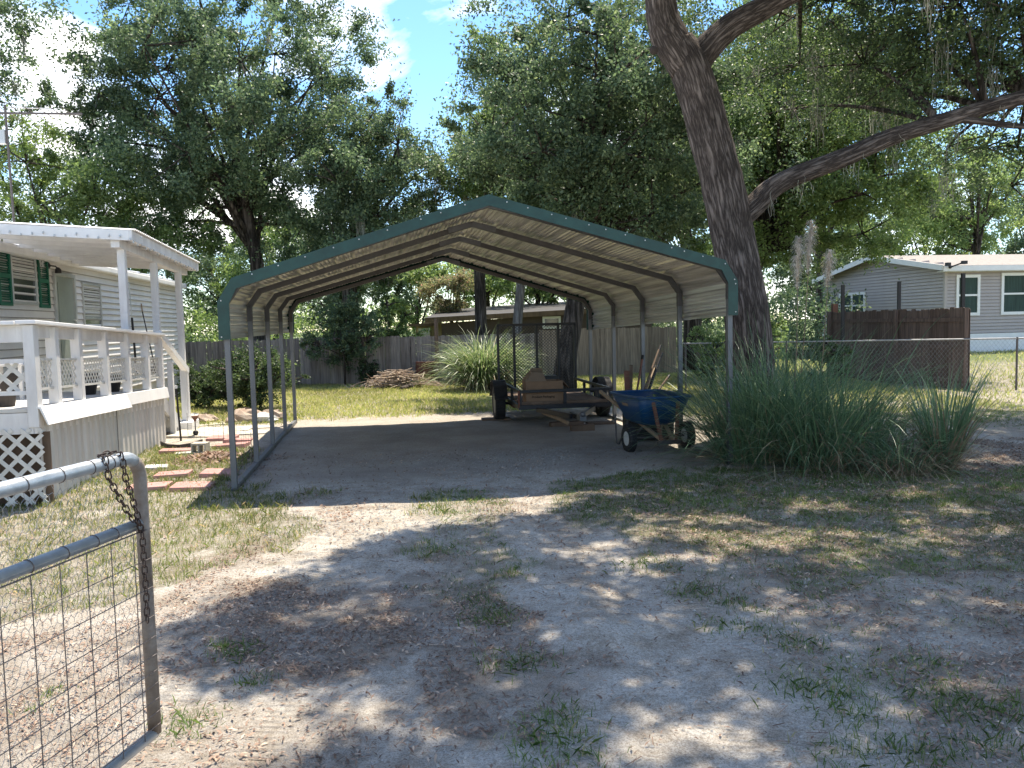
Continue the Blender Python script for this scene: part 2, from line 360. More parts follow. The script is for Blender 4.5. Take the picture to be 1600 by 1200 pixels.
# the carport's own frame, used for the beaten sand floor under it
CA=.1627; CO=(-2.942,8.222)
def cloc(x,y):
    dx=x-CO[0];dy=y-CO[1]; return dx*math.cos(CA)+dy*math.sin(CA),-dx*math.sin(CA)+dy*math.cos(CA)
def masks(x,y):
    wx=x+.7*(fbm(x*1.1,y*1.1,11)-.5)+.5*(fbm(x*4,y*4,13)-.5); wy=y+.8*(fbm(x*1.1,y*1.1,12)-.5)+.5*(fbm(x*4,y*4,14)-.5)
    g=np.zeros(np.shape(x)); 
    for P,d,k in GP: g=np.maximum(g,d*inpoly(wx,wy,P))
    cx,cy=cloc(x,y)
    # back lawn starts behind the carport
    rear=sstep(6.0,6.9,cy+1.2*(fbm(x*.9,y*.9,21)-.5))*.97
    side=sstep(6.0,7.5,cx+.8*(fbm(x,y,22)-.5))*sstep(1.2,3.2,cy)*.7
    leftb=sstep(-.2,-1.2,cx)*sstep(5.5,7.5,cy)*.9
    g=np.maximum(g,np.maximum(np.maximum(rear,side),leftb))
    g=g*(1-.6*sstep(.6,.8,fbm(x*.55+9,y*.55,31))*(y>14)*(y<26))
    g=np.where((y>25)|(np.abs(x)>14),np.maximum(g,.9),g)
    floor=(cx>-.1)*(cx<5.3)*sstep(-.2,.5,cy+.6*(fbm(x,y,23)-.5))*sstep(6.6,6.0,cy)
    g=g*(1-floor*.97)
    # bare patches with sand showing between tufts
    g=g*sstep(.22,.55,fbm(x*2.6,y*2.6,41)+.25*(y>13)+.12)
    l=np.zeros(np.shape(x))
    for P,d in LP: l=np.maximum(l,d*inpoly(wx,wy,P))
    rd=fbm(x*1.3+3,y*1.3,53); l=np.maximum(l,np.where((y<8)&(x>-2.2),.42*sstep(.42,.62,rd)+.07,.07))
    lane=np.exp(-((x-.95+.12*(y-4))/.36)**2)*(y<8.2)*(y>1.5)+np.exp(-((x+1.15-.05*(y-4))/.30)**2)*(y>5.4)*(y<8)*.8   # the two beaten wheel tracks
    l=l*sstep(.2,.6,fbm(x*1.7,y*1.7,51)+.1)*(1-.8*np.clip(lane,0,1))
    l=np.where(y<2.6,np.maximum(l,.25),l)
    return np.clip(g,0,1),np.clip(l,0,1),floor
def axis(a,b,step,lo,hi):
    fine=np.arange(a,b+1e-6,step); k=1.35
    up=[];q=step
    p=b
    while p<hi: q*=k; p+=q; up.append(p)
    dn=[];q=step;p=a
    while p>lo: q*=k; p-=q; dn.append(p)
    return np.array(dn[::-1]+list(fine)+up)
gxs=axis(-9,13,.075,-400,400); gys=axis(1.2,24,.075,-60,600)
X,Y=np.meshgrid(gxs,gys); Z=gz(X,Y)
nx,ny=len(gxs),len(gys)
gm=bpy.data.meshes.new('ground'); V=np.stack([X,Y,Z],-1).reshape(-1,3).astype(np.float32)
gm.vertices.add(len(V)); gm.vertices.foreach_set('co',V.reshape(-1))
I=(np.arange(ny-1)[:,None]*nx+np.arange(nx-1)[None,:]).reshape(-1)
Fq=np.stack([I,I+1,I+nx+1,I+nx],-1).astype(np.int32)
gm.loops.add(Fq.size); gm.loops.foreach_set('vertex_index',Fq.reshape(-1))
gm.polygons.add(len(Fq)); gm.polygons.foreach_set('loop_start',np.arange(0,Fq.size,4,dtype=np.int32)); gm.polygons.foreach_set('loop_total',np.full(len(Fq),4,dtype=np.int32))
gm.polygons.foreach_set('use_smooth',np.ones(len(Fq),bool)); gm.update(calc_edges=True)
mg,ml,mf=masks(X.reshape(-1),Y.reshape(-1))
_y=Y.reshape(-1)
tk=np.zeros(len(_y)); _x=X.reshape(-1)
for x0_,k_ in ((.72,-.15),(1.18,-.10),(-1.0,.05),(-1.45,.10),(.1,.25)): tk=np.maximum(tk,np.exp(-((_x-x0_-k_*(_y-4)-.06*np.sin(_y))/.085)**2))
tk=tk*sstep(.40,.55,fbm(_x*1.2,_y*.9,83))*(_y<11)*(_y>1.5)
for nm,arr in (('tyre_track',tk),('far_green',sstep(24,27,_y+2*(fbm(X.reshape(-1)*.3,_y*.3,66)-.5))),('grass_cover',mg),('litter_cover',ml),('beaten',mf)):
    a=gm.attributes.new(nm,'FLOAT','POINT'); a.data.foreach_set('value',np.asarray(arr,np.float32))
m,nt,N,L,b=newmat('ground')
tc=N.new('ShaderNodeTexCoord')
def noise(sc,det=6,ro=.65):
    n=N.new('ShaderNodeTexNoise'); n.inputs['Scale'].default_value=sc; n.inputs['Detail'].default_value=det; n.inputs['Roughness'].default_value=ro; L.new(tc.outputs['Object'],n.inputs['Vector']); return n
def ramp(src,p0,c0,p1,c1):
    r=N.new('ShaderNodeValToRGB'); e=r.color_ramp.elements; e[0].position=p0;e[0].color=(*c0,1);e[1].position=p1;e[1].color=(*c1,1); L.new(src,r.inputs['Fac']); return r.outputs['Color']
def mix(f,a,b_,bl='MIX'):
    x=N.new('ShaderNodeMix'); x.data_type='RGBA'; x.blend_type=bl
    if isinstance(f,(int,float)): x.inputs['Factor'].default_value=f
    else: L.new(f,x.inputs['Factor'])
    L.new(a,x.inputs['A']); L.new(b_,x.inputs['B']); return x.outputs['Result']
def attr(n): a=N.new('ShaderNodeAttribute'); a.attribute_name=n; return a.outputs['Fac']
def mth(op,a,b_=None,c=None):
    x=N.new('ShaderNodeMath'); x.operation=op
    for i,q in enumerate((a,b_,c)):
        if q is None: continue
        if isinstance(q,(int,float)): x.inputs[i].default_value=q
        else: L.new(q,x.inputs[i])
    return x.outputs[0]
n1=noise(1.6); n2=noise(55,8,.75); n3=noise(9,8); n4=noise(140,4,.8)
sand=ramp(n1.outputs['Fac'],.3,(.58,.53,.455),.7,(.72,.68,.61))
sand=mix(.7,sand,ramp(n2.outputs['Fac'],.36,(.42,.38,.33),.58,(1,1,1)),'MULTIPLY')
n5=noise(3.2,9,.78); sand=mix(.55,sand,ramp(n5.outputs['Fac'],.38,(.50,.44,.37),.56,(1,1,1)),'MULTIPLY')
sand=mix(.7,sand,ramp(n4.outputs['Fac'],.38,(.35,.32,.28),.54,(1,1,1)),'MULTIPLY')
soil=mix(.8,ramp(n3.outputs['Fac'],.35,(.12,.085,.06),.65,(.27,.20,.145)),ramp(n4.outputs['Fac'],.4,(.35,.32,.3),.56,(1,1,1)),'MULTIPLY')
thatch=mix(.85,ramp(n3.outputs['Fac'],.3,(.10,.095,.05),.7,(.27,.235,.14)),ramp(n4.outputs['Fac'],.4,(.30,.28,.22),.56,(1,1,1)),'MULTIPLY')
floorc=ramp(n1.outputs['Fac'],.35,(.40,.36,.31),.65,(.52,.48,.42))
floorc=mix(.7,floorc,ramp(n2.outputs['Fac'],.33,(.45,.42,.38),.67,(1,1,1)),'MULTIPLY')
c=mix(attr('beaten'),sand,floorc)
lf=mth('MULTIPLY',attr('litter_cover'),ramp(n2.outputs['Fac'],.42,(.15,.15,.15),.58,(1,1,1)))
c=mix(mth('MULTIPLY',lf,.9),c,soil)
gf=mth('MULTIPLY',attr('grass_cover'),ramp(n3.outputs['Fac'],.38,(.25,.25,.25),.55,(1,1,1)))
c=mix(mth('MULTIPLY',gf,.80),c,thatch)
c=mix(mth('MULTIPLY',attr('far_green'),.9),c,ramp(n3.outputs['Fac'],.3,(.07,.10,.03),.7,(.14,.17,.06)))
L.new(c,b.inputs['Base Color']); b.inputs['Roughness'].default_value=.95; b.inputs['Specular IOR Level'].default_value=.15
hh=mth('ADD',mth('MULTIPLY',n2.outputs['Fac'],.7),mth('MULTIPLY',n3.outputs['Fac'],1.3))
hh=mth('ADD',hh,mth('MULTIPLY',n4.outputs['Fac'],.35))
wv=N.new('ShaderNodeTexWave'); wv.bands_direction='Y'; wv.inputs['Scale'].default_value=6.5; wv.inputs['Distortion'].default_value=1.5; wv.inputs['Detail'].default_value=2; wv.inputs['Detail Scale'].default_value=2; L.new(tc.outputs['Object'],wv.inputs['Vector'])
hh=mth('ADD',hh,mth('MULTIPLY',mth('MULTIPLY',wv.outputs['Fac'],attr('tyre_track')),.55))
bp=N.new('ShaderNodeBump'); bp.inputs['Strength'].default_value=.9; bp.inputs['Distance'].default_value=.03
L.new(hh,bp.inputs['Height']); L.new(bp.outputs['Normal'],b.inputs['Normal'])
ground=link('ground',gm,m,None); ground['kind']='structure'

# ---- grass blades, leaf litter, pebbles
rng=np.random.default_rng(7)
def blades(x,y,h,wd,lean=.5,rng=rng):
    n=len(x); z=gz(x,y); th=rng.uniform(0,2*np.pi,n); ph=rng.uniform(0,2*np.pi,n); le=rng.uniform(.1,1,n)*lean
    d=np.stack([np.cos(th)*wd/2,np.sin(th)*wd/2,0*th],-1)
    p=np.stack([x,y,z-.004],-1); u=np.stack([np.cos(ph)*le,np.sin(ph)*le,np.sqrt(np.maximum(.05,1-le**2))],-1)*h[:,None]
    mid=p+u*.55; top=p+u+np.stack([np.cos(ph)*le*h*.5,np.sin(ph)*le*h*.5,-.15*h*le],-1)
    return np.stack([p-d,p+d,mid+d*.7,top,mid-d*.7],1)
def scatter(n,x0,x1,y0,y1,near=True):
    x=rng.uniform(x0,x1,n)
    y=rng.uniform(y0,y1,n) if not near else y0+(y1-y0)*rng.uniform(0,1,n)
    return x,y
# near yard, tufted
def tufts(n,x0,x1,y0,y1,per,sp,thr,dens=lambda g:g):
    x,y=scatter(n,x0,x1,y0,y1); g,l,f=masks(x,y); keep=rng.uniform(0,1,n)<dens(g); x=x[keep];y=y[keep]
    x=np.repeat(x,per)+rng.normal(0,sp,len(x)*per); y=np.repeat(y,per)+rng.normal(0,sp,len(y)*per)
    return x,y
x,y=tufts(38000,-.9,11,3.0,13.5,10,.03,0)
h=rng.uniform(.014,.055,len(x))*(.6+.8*fbm(x*2,y*2,61))*np.clip(.55+.08*y,.7,1.1); wd=rng.uniform(.0018,.0042,len(x))*(1+(y>7)*.6)
o=quads('grass',blades(x,y,h,wd,.85),M['grass']); tag(o,'thin tufts of short green grass growing through the sand of the yard','grass',kind='stuff')
x,y=tufts(19000,-6.5,-.4,3.0,14.5,7,.03,0); k=y<15; h=rng.uniform(.025,.085,len(x))*(.6+.8*fbm(x*2,y*2,62)); wd=rng.uniform(.003,.006,len(x))*(1+(y>7)*.4)
cx,cy=cloc(x,y); k=~((cx>.05)&(cx<5.4)&(cy>.7)); x,y,h,wd=x[k],y[k],h[k],wd[k]
k=(x<-.6)|(y>9); 
o=quads('dry_grass',blades(x[k],y[k],h[k],wd[k],.7),M['drygrass']); tag(o,'dry straw coloured grass between the white porch and the driveway','grass',kind='stuff')
# sparse weeds with broader blades in the foreground
wx=[];wy=[];wh=[]
for (u,v,s,c_) in [(370,1020,.10,90),(395,1062,.06,40),(300,1120,.10,50),(290,1140,.08,40),(268,850,.03,10),(770,965,.12,130),(800,1040,.12,110),(745,940,.10,60),(690,860,.08,50),(800,895,.09,60),(740,780,.12,80),(700,800,.1,50),(1150,945,.1,60),(1190,985,.1,50),(1280,1080,.16,150),(1330,1110,.14,90),(1360,1055,.12,60),(1440,1040,.1,60),(1460,1090,.12,80),(1540,1110,.16,140),(1560,1170,.14,90),(860,1150,.14,120),(880,1185,.14,90),(1120,980,.1,50),(1250,1010,.1,60),(1450,1180,.12,80),(1340,1180,.15,100),(880,1120,.08,40),(1080,925,.12,90),(350,1010,.05,30),(80,1085,.05,30),(60,1110,.05,20),(240,770,.05,30),(1000,880,.12,80)]:
    q=G(u,v); n=int(c_*2.2); wx.append(rng.normal(q.x,s*.8,n)); wy.append(rng.normal(q.y,s*.7,n)); wh.append(rng.uniform(.015,.065,n)*(.7+s*3))
x=np.concatenate(wx);y=np.concatenate(wy);h=np.concatenate(wh)
o=quads('weeds',blades(x,y,h,rng.uniform(.003,.0065,len(x)),.95),M['grass']); tag(o,'scattered low weed tufts sprouting from the bare sand in the foreground','weeds',kind='stuff')
# back lawn
x,y=tufts(90000,-12,9,13.5,26,2,.04,0,lambda g:g); h=rng.uniform(.04,.10,len(x))*(.6+.8*fbm(x,y,63)); 
o=quads('lawn_grass',blades(x,y,h,rng.uniform(.008,.016,len(x)),.6),M['lawn']); tag(o,'sunlit yellow green lawn grass behind the carport','lawn',kind='stuff')
x,y=scatter(60000,8,34,14,44); k=rng.uniform(0,1,len(x))<.8; x=x[k];y=y[k]; h=rng.uniform(.05,.13,len(x))
o=quads('neighbour_lawn_grass',blades(x,y,h,rng.uniform(.015,.03,len(x)),.6),M['lawn']); tag(o,'green lawn grass in front of the grey house beyond the chain link fence','lawn',kind='stuff')
# litter
def flakes(x,y,s,tilt=.35,z0=.004):
    n=len(x); z=gz(x,y)+z0+rng.uniform(0,.012,n); th=rng.uniform(0,2*np.pi,n)
    a=np.stack([np.cos(th),np.sin(th),rng.normal(0,tilt,n)],-1); b_=np.stack([-np.sin(th),np.cos(th),rng.normal(0,tilt,n)],-1)
    p=np.stack([x,y,z],-1); l=s[:,None]
    return np.stack([p-a*l,p-a*l*.2+b_*l*.32+[0,0,.003],p+a*l,p-a*l*.1-b_*l*.32+[0,0,.003]],1)
x,y=scatter(900000,-6,9,2.2,10.5); g,l,f=masks(x,y); pn=.10+.9*l; k=rng.uniform(0,1,len(x))<(l**1.3*1.05*sstep(.30,.62,fbm(x*3.1,y*3.1,57,3)+.12)+.03)*np.where(y<6,1,.5); x=x[k];y=y[k]
o=quads('leaf_litter',flakes(x,y,(.0035+.017*rng.uniform(0,1,len(x))**2.2)*(1+.3*(y>6))),M['litter']); tag(o,'brown dead oak leaves strewn over the sand','leaf litter',kind='stuff')
x,y=scatter(45000,-3.5,9,2.4,10.5); g,l,f=masks(x,y); d=fbm(x*.8,y*.8,77); k=rng.uniform(0,1,len(x))<sstep(.42,.65,d)*(.35+.9*np.exp(-((x+1.2)**2/3+(y-6.3)**2/1.5))+.8*np.exp(-((x-1.2)**2/2+(y-9.3)**2/1.5))); x=x[k];y=y[k]
s=rng.uniform(.004,.013,len(x)); z=gz(x,y)
off=np.array([[1,0,0],[-1,0,0],[0,1,0],[0,-1,0],[0,0,.8],[0,0,-.8]]); tri=np.array([[0,2,4],[2,1,4],[1,3,4],[3,0,4]])
jt=rng.uniform(.6,1.3,(len(x),6,1)); P=np.stack([x,y,z+.2*s],-1)[:,None,:]+off[None]*s[:,None,None]*jt
o=quads('gravel',P[:,tri].reshape(-1,3,3),M['pebble']); tag(o,'small pale pebbles scattered on the sandy drive','gravel',kind='stuff')

x,y=scatter(5200,-4,7,2.3,8.5); g,l,f=masks(x,y); k=rng.uniform(0,1,len(x))<.15+l*.6; x=x[k];y=y[k]; n=len(x); th=rng.uniform(0,2*np.pi,n); ln=rng.uniform(.02,.11,n); wd=rng.uniform(.0009,.0028,n)
a_=np.stack([np.cos(th),np.sin(th),rng.normal(0,.08,n)],-1)*ln[:,None]/2; b2=np.stack([-np.sin(th),np.cos(th),0*th],-1)*wd[:,None]; c2=np.array([0,0,1.])[None]*wd[:,None]; p=np.stack([x,y,gz(x,y)+.008],-1)
o=quads('twigs',np.concatenate([np.stack([p-a_-b2,p+a_-b2,p+a_+c2,p-a_+c2],1),np.stack([p-a_+b2,p+a_+b2,p+a_+c2,p-a_+c2],1)]),M['litter']); tag(o,'small fallen twigs lying on the drive and litter','twigs',kind='stuff')

# ------------------------------------------------------------ carport (built in its own frame: x across, y along, front left post at the origin)
CW=5.5315; SP=1.524; HL=1.934; HR=2.065; KX=.14; RG=2.942
cp=thing('carport','open metal carport with green front trim and grey posts over the sandy drive','carport',(CO[0],CO[1],0),CA)
def shear(q):
    k=q.x/CW
    return Vector((q.x,q.y,q.z+((.0067*(1-k)-.0275*k)*q.y+(HR-HL)*k)*min(1,max(0,q.z)/1.5)))
def zr(x): # rib underside height before the left-right lean
    pts=[(0,HL),(KX,HL+.19),(CW/2,RG-.065),(CW-KX,HL+.19),(CW,HL)]
    for (a,b_),(c_,d) in zip(pts,pts[1:]):
        if x<=c_+1e-9: return b_+(d-b_)*(x-a)/(c_-a)
T=.057
for i in range(5):
    y=i*SP
    for side in (0,1):
        x=T/2 if side==0 else CW-T/2
        p=MB(); p.box(x-T/2,x+T/2,y-T/2,y+T/2,-.12,HL-.02)
        p.box(x-T/2-.004,x+T/2+.004,y-T/2-.004,y+T/2+.004,-.1,.03,1)
        p.build('post',[M['galv'],M['galvdark']],cp,tf=shear,bevel=.004)
    b_=MB()
    P=[(T/2,HL-.16),(T/2,HL+.01),(KX+.02,HL+.19),(CW/2,RG-.06),(CW-KX-.02,HL+.19),(CW-T/2,HL+.01),(CW-T/2,HL-.16)]
    for (a,za),(c_,zc) in zip(P,P[1:]):
        q0=Vector((a,y,za));q1=Vector((c_,y,zc)); d=(q1-q0).normalized()*.012
        b_.bar(q0-d,q1+d,T+.006,T+.006,up=(0,1,0))
    b_.build('roof_bow',M['galvdark'],cp,tf=shear,bevel=.004)
    k=MB() # peak brace plate and screws of this bow
    k.bar((CW/2-.3,y,RG-.145+.01),(CW/2,y,RG-.06),.07,.07,up=(0,1,0)); k.bar((CW/2,y,RG-.06),(CW/2+.3,y,RG-.145+.01),.07,.07,up=(0,1,0))
    k.build('peak_bracket',M['galv'],cp,tf=shear,bevel=.003)
for side in (0,1):
    x=T/2 if side==0 else CW-T/2
    MB().box(x-T/2,x+T/2,T/2+.002,4*SP-T/2-.002,.0,.057).build('base_rail',M['galv'],cp,tf=shear,bevel=.004)
# corrugated sheet: profile walked across the roof, extruded along the length
prof=[]
path=[Vector((-.012,0,HL-.36)),Vector((-.012,0,HL+.02)),Vector((KX-.02,0,HL+.235)),Vector((CW/2,0,RG+.005)),Vector((CW-KX+.02,0,HL+.235)),Vector((CW+.012,0,HL+.02)),Vector((CW+.012,0,HL-.36))]
outw=Vector((CW/2,0,1.0))
for a,c_ in zip(path,path[1:]):
    d=(c_-a); l=d.length; d/=l; nrm=Vector((-d.z,0,d.x)); 
    if nrm.dot((a+c_)/2-outw)<0: nrm=-nrm
    s=0; major=.2286
    cuts=[]
    k=.05
    while k<l-.06:
        cuts+=[(k,0),(k+.020,.026),(k+.046,.026),(k+.066,0)]
        for mmm in (.10,.15,.20):
            if k+mmm+.02<l-.01: cuts+=[(k+mmm-.012,0),(k+mmm,.010),(k+mmm+.012,0)]
        k+=major
    prof.append(a)
    for s_,hh_ in cuts: prof.append(a+d*s_+nrm*hh_)
prof.append(path[-1])
y0,y1=-.075,4*SP+.075
def sheet(pr,ya,yb,name,mt,parent):
    mb=MB(); n=len(pr); ys=np.linspace(ya,yb,9)
    vs=[Vector((p.x,yy,p.z)) for yy in ys for p in pr]
    fs=[(j*n+i,j*n+i+1,(j+1)*n+i+1,(j+1)*n+i) for j in range(len(ys)-1) for i in range(n-1)]
    mb.add(vs,fs); o=mb.build(name,mt,parent,tf=shear); md=o.modifiers.new('thick','SOLIDIFY'); md.thickness=.0012; return o
sheet(prof,y0,y1,'roof_sheet',M['roofmetal'],cp)
# green trim: an angle over the sheet's front and rear edges
for nm,yy,sg in (('front_trim',y0,1),('rear_trim',y1,-1)):
    mb=MB(); outp=[];inp_=[]
    for i,p in enumerate(path):
        a=path[max(i-1,0)];c_=path[min(i+1,len(path)-1)]; d=(c_-a).normalized(); nrm=Vector((-d.z,0,d.x))
        if nrm.dot(p-outw)<0:nrm=-nrm
        outp.append(p+nrm*.03); inp_.append(p-nrm*.088)
    n=len(path); vs=[]
    for p,q in zip(outp,inp_):
        vs+=[(p.x,yy-sg*.006,p.z),(q.x,yy-sg*.006,q.z),(q.x,yy-sg*.003,q.z),(p.x,yy+sg*.12,p.z),(p.x,yy+sg*.12,p.z-.001)]
    fs=[]
    for i in range(n-1):
        for j in range(4): fs.append((i*5+j,i*5+j+1,(i+1)*5+j+1,(i+1)*5+j))
    mb.add(vs,fs)
    tr=mb.build(nm,M['green'],cp,tf=shear); md=tr.modifiers.new('thick','SOLIDIFY'); md.thickness=.0015
    if sg==1:
        for a,c_,cnt in ((path[2],path[3],9),(path[3],path[4],11),(path[4],path[5],2),(path[1],path[2],1),(path[5],path[6],2),(path[0],path[1],1)):
            for t in np.linspace(.08,.92,cnt):
                p=a.lerp(c_,t+random.Random(int(t*99)).uniform(-.02,.02)); MB().lathe([(0,-.009),(.006,-.008),(.008,-.004)],(p.x,yy-.004,p.z),8,'y').build('screw',M['screw'],tr,tf=shear)

# ------------------------------------------------------------ left mobile home and its porch (frame: x out from the wall, y along it, origin at the porch corner)
PO=Vector((-4.6,7.71,0)); HW=-1.95
def LW(u,v,c=HW):      # (y,z) on the plane x=c of the porch frame, seen at a photo pixel
    d=ray(u,v); o=Vector((0,0,CAMH))-PO; ca,sa=math.cos(CA),math.sin(CA)
    ox,oy=o.x*ca+o.y*sa,-o.x*sa+o.y*ca; dx,dy=d.x*ca+d.y*sa,-d.x*sa+d.y*ca
    t=(c-ox)/dx; return oy+dy*t,CAMH+d.z*t
hs=thing('mobile_home','white sided mobile home with green shutters behind the white porch','house',PO,CA)
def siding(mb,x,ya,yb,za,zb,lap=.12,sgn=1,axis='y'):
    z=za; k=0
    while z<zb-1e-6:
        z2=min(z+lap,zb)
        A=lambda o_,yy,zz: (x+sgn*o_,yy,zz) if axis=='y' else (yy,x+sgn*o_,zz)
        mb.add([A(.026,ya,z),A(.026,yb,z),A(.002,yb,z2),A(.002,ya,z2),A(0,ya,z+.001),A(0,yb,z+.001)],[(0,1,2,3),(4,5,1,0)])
        sm=lap*.10; mb.add([A(.0275,ya,z-.002),A(.0275,yb,z-.002),A(.0265,yb,z+sm),A(.0265,ya,z+sm)],[(0,1,2,3)],1)  # thin dark strip at the lap bottom, a painted shadow line
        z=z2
yA,yB=-5.5,14.3
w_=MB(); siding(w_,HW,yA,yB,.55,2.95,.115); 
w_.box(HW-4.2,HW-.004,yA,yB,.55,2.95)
wall=w_.build('wall',[M['siding'],M['lapshade']],hs)
MB().box(HW-4.2,HW-.02,yA,yB,-.1,.55).build('skirting',M['skirt'],hs)
r_=MB(); r_.add([(HW+.16,yA-.1,2.97),(HW+.16,yB+.15,2.97),(HW-2.1,yB+.15,3.32),(HW-2.1,yA-.1,3.32),(HW-4.4,yB+.15,2.97),(HW-4.4,yA-.1,2.97)],[(0,1,2,3),(3,2,4,5)])
for k in range(22):
    yy=yA+k*.92; r_.bar((HW+.17,yy,2.985),(HW-2.1,yy,3.335),.03,.03)
rf=r_.build('roof',M['white'],hs); md=rf.modifiers.new('thick','SOLIDIFY'); md.thickness=.03
MB().box(HW+.03,HW+.17,yA,yB+.12,2.84,2.955).build('gutter',M['white'],hs,bevel=.02)
MB().box(HW-.05,HW+.03,yB-.045,yB+.02,.5,2.84).build('corner_trim',M['white'],hs)
MB().tube([(HW+.07,yB-.1,2.84),(HW+.05,yB-.12,2.6),(HW+.06,yB-.05,.3)],.03,8).build('downpipe',M['white'],hs)
def window(parent,ya,yb,za,zb,blinds=True,x=HW,fw=.035,split=.5):
    f=MB(); o_=x+.045
    for (a,b_,c_,d) in ((ya,yb,za,za+fw),(ya,yb,zb-fw,zb),(ya,ya+fw,za+fw,zb-fw),(yb-fw,yb,za+fw,zb-fw)): f.box(x,o_,a,b_,c_,d)
    zm=za+(zb-za)*split; f.box(x,o_-.008,ya+fw,yb-fw,zm-.02,zm+.02)
    fr=f.build('window',M['alu'],parent,bevel=.004)
    MB().box(x+.012,x+.018,ya+fw,yb-fw,za+fw,zb-fw).build('pane',M['glass'],fr)
    if blinds:
        s=MB(); z=zm+.03
        while z<zb-fw-.02: s.add([(x+.020,ya+fw+.01,z),(x+.020,yb-fw-.01,z),(x+.026,yb-fw-.01,z+.03),(x+.026,ya+fw+.01,z+.03)],[(0,1,2,3)]); z+=.045
        s.build('blind',M['blind'],fr)
    return fr
y1_,zt=LW(11,388); y2_,_=LW(49,395); _,zb=LW(49,477)
wfr=window(hs,y1_+.0,y2_+.05,zb,zt,True)
def shutter(ya,yb,za,zb):
    s=MB(); fw=.04; x=HW+.012
    for (a,b_,c_,d) in ((ya,yb,za,za+fw),(ya,yb,zb-fw,zb),(ya,ya+fw,za+fw,zb-fw),(yb-fw,yb,za+fw,zb-fw),(ya+fw,yb-fw,(za+zb)/2-.03,(za+zb)/2+.03)): s.box(x,x+.035,a,b_,c_,d)
    z=za+fw
    while z<zb-fw: s.add([(x+.004,ya+fw,z+.03),(x+.004,yb-fw,z+.03),(x+.03,yb-fw,z),(x+.03,ya+fw,z)],[(0,1,2,3)]); z+=.034
    s.build('shutter',M['shutter'],hs)
sa_,_=LW(52,400);sb_,_=LW(69,400); shutter(sa_+.06,sb_+.02,zb-.03,zt+.02)
shutter(y1_-.42,y1_-.03,zb-.03,zt+.02)
dy0,_=LW(79,420);dy1,dz1=LW(112,430)
d=MB(); fw=.06
for (a,b_,c_,e_) in ((dy0,dy1,dz1-fw,dz1),(dy0,dy0+fw,.75,dz1-fw),(dy1-fw,dy1,.75,dz1-fw)): d.box(HW,HW+.06,a,b_,c_,e_)
dr=d.build('door_frame',M['alu'],hs,bevel=.005)
dd=MB().box(HW+.005,HW+.03,dy0+fw,dy1-fw,.78,dz1-fw).build('door',M['screen'],hs)
MB().box(HW+.03,HW+.038,dy0+fw+.09,dy1-fw-.09,1.0,dz1-fw-.1).build('door_glass',M['screen'],dd)
MB().tube([(HW+.032,dy1-fw-.06,1.75),(HW+.08,dy1-fw-.06,1.78),(HW+.08,dy1-fw-.06,1.9),(HW+.032,dy1-fw-.06,1.93)],.009,6).build('handle',M['alu'],dd)
a1,zt2=LW(125,441);a2,_=LW(154,452);_,zb2=LW(154,530); window(hs,a1,a2,max(1.35,zb2),zt2,True,split=.38)
ly,lz=LW(72,415); l=MB(); l.lathe([(.0,0),(.045,.01),(.05,.03),(.02,.05)],(HW+.012,ly,lz),14,'x'); l.tube([(HW+.05,ly,lz),(HW+.13,ly+.02,lz-.01),(HW+.16,ly+.04,lz-.05)],.012,6); l.lathe([(.05,-.06),(.045,.0),(.02,.03),(0,.035)],(HW+.16,ly+.04,lz-.06),12)
l.build('wall_lamp',M['blackrod'],hs,smooth=True)
# butterfly ornament hung by the window
by,bz=LW(53,412); mb=MB(); c=Vector((HW+.10,by,bz))
for sy in (-1,1):
    for (ln,ang,wd_) in ((.12,.6,.07),(.09,-.5,.055)):
        t_=c+Vector((.02,sy*ln*math.cos(ang),ln*math.sin(ang))); md_=(c+t_)/2; pp=Vector((0,-sy*math.sin(ang),math.cos(ang)))*wd_/2
        mb.add([c,md_+pp,t_,md_-pp],[(0,1,2,3)])
mb.tube([c+Vector((0,0,.35)),c+Vector((0,0,-.2))],.0025,5)
o=mb.build('butterfly_ornament',M['alu'],None); o.location=PO; o.rotation_euler=(0,0,CA); md=o.modifiers.new('t','SOLIDIFY'); md.thickness=.003
tag(o,'pale metal butterfly ornament hanging by the green shuttered window','ornament')

# porch
po=thing('porch','white painted wooden porch deck with lattice railing and flat roof','porch',PO,CA)
psh=lambda q: Vector((q.x,q.y,q.z-.032*q.y*min(1,max(0,q.z)/.6)))
DZ=.96; YL=4.62; YR=6.35
dk=MB(); yy=0.0; rr=random.Random(2)
while yy<YL-.01:
    dk.box(HW+.02,-.01,yy,min(yy+.137,YL),DZ-.04,DZ+rr.uniform(-.002,.002)); yy+=.145
dk.build('deck_boards',M['deck'],po,tf=psh,bevel=.003)
MB().box(-.045,-.008,.0,YL,DZ-.25,DZ-.045).box(HW+.02,-.05,.0,.038,DZ-.25,DZ-.045).box(HW+.02,-.05,YL-.038,YL,DZ-.25,DZ-.045).build('rim_joist',M['whitew'],po,tf=psh)
# angled white cap over the rim, in two lengths
cpb=MB(); 
for (a,b_,o_,dz) in ((-.02,2.62,.10,.165),(2.63,YL+.03,.055,.14)):
    P=[(-.005,DZ+.012),(.035,DZ+.012),(o_,DZ-dz),(o_-.012,DZ-dz-.006),(.022,DZ-.01),(-.005,DZ-.002)]
    vs=[(x,yy,z) for yy in (a,b_) for (x,z) in P]; n=len(P)
    cpb.add(vs,[(i,(i+1)%n,n+(i+1)%n,n+i) for i in range(n)]+[tuple(range(n-1,-1,-1)),tuple(range(n,2*n))])
cpb.build('deck_cap',M['white'],po,tf=psh)
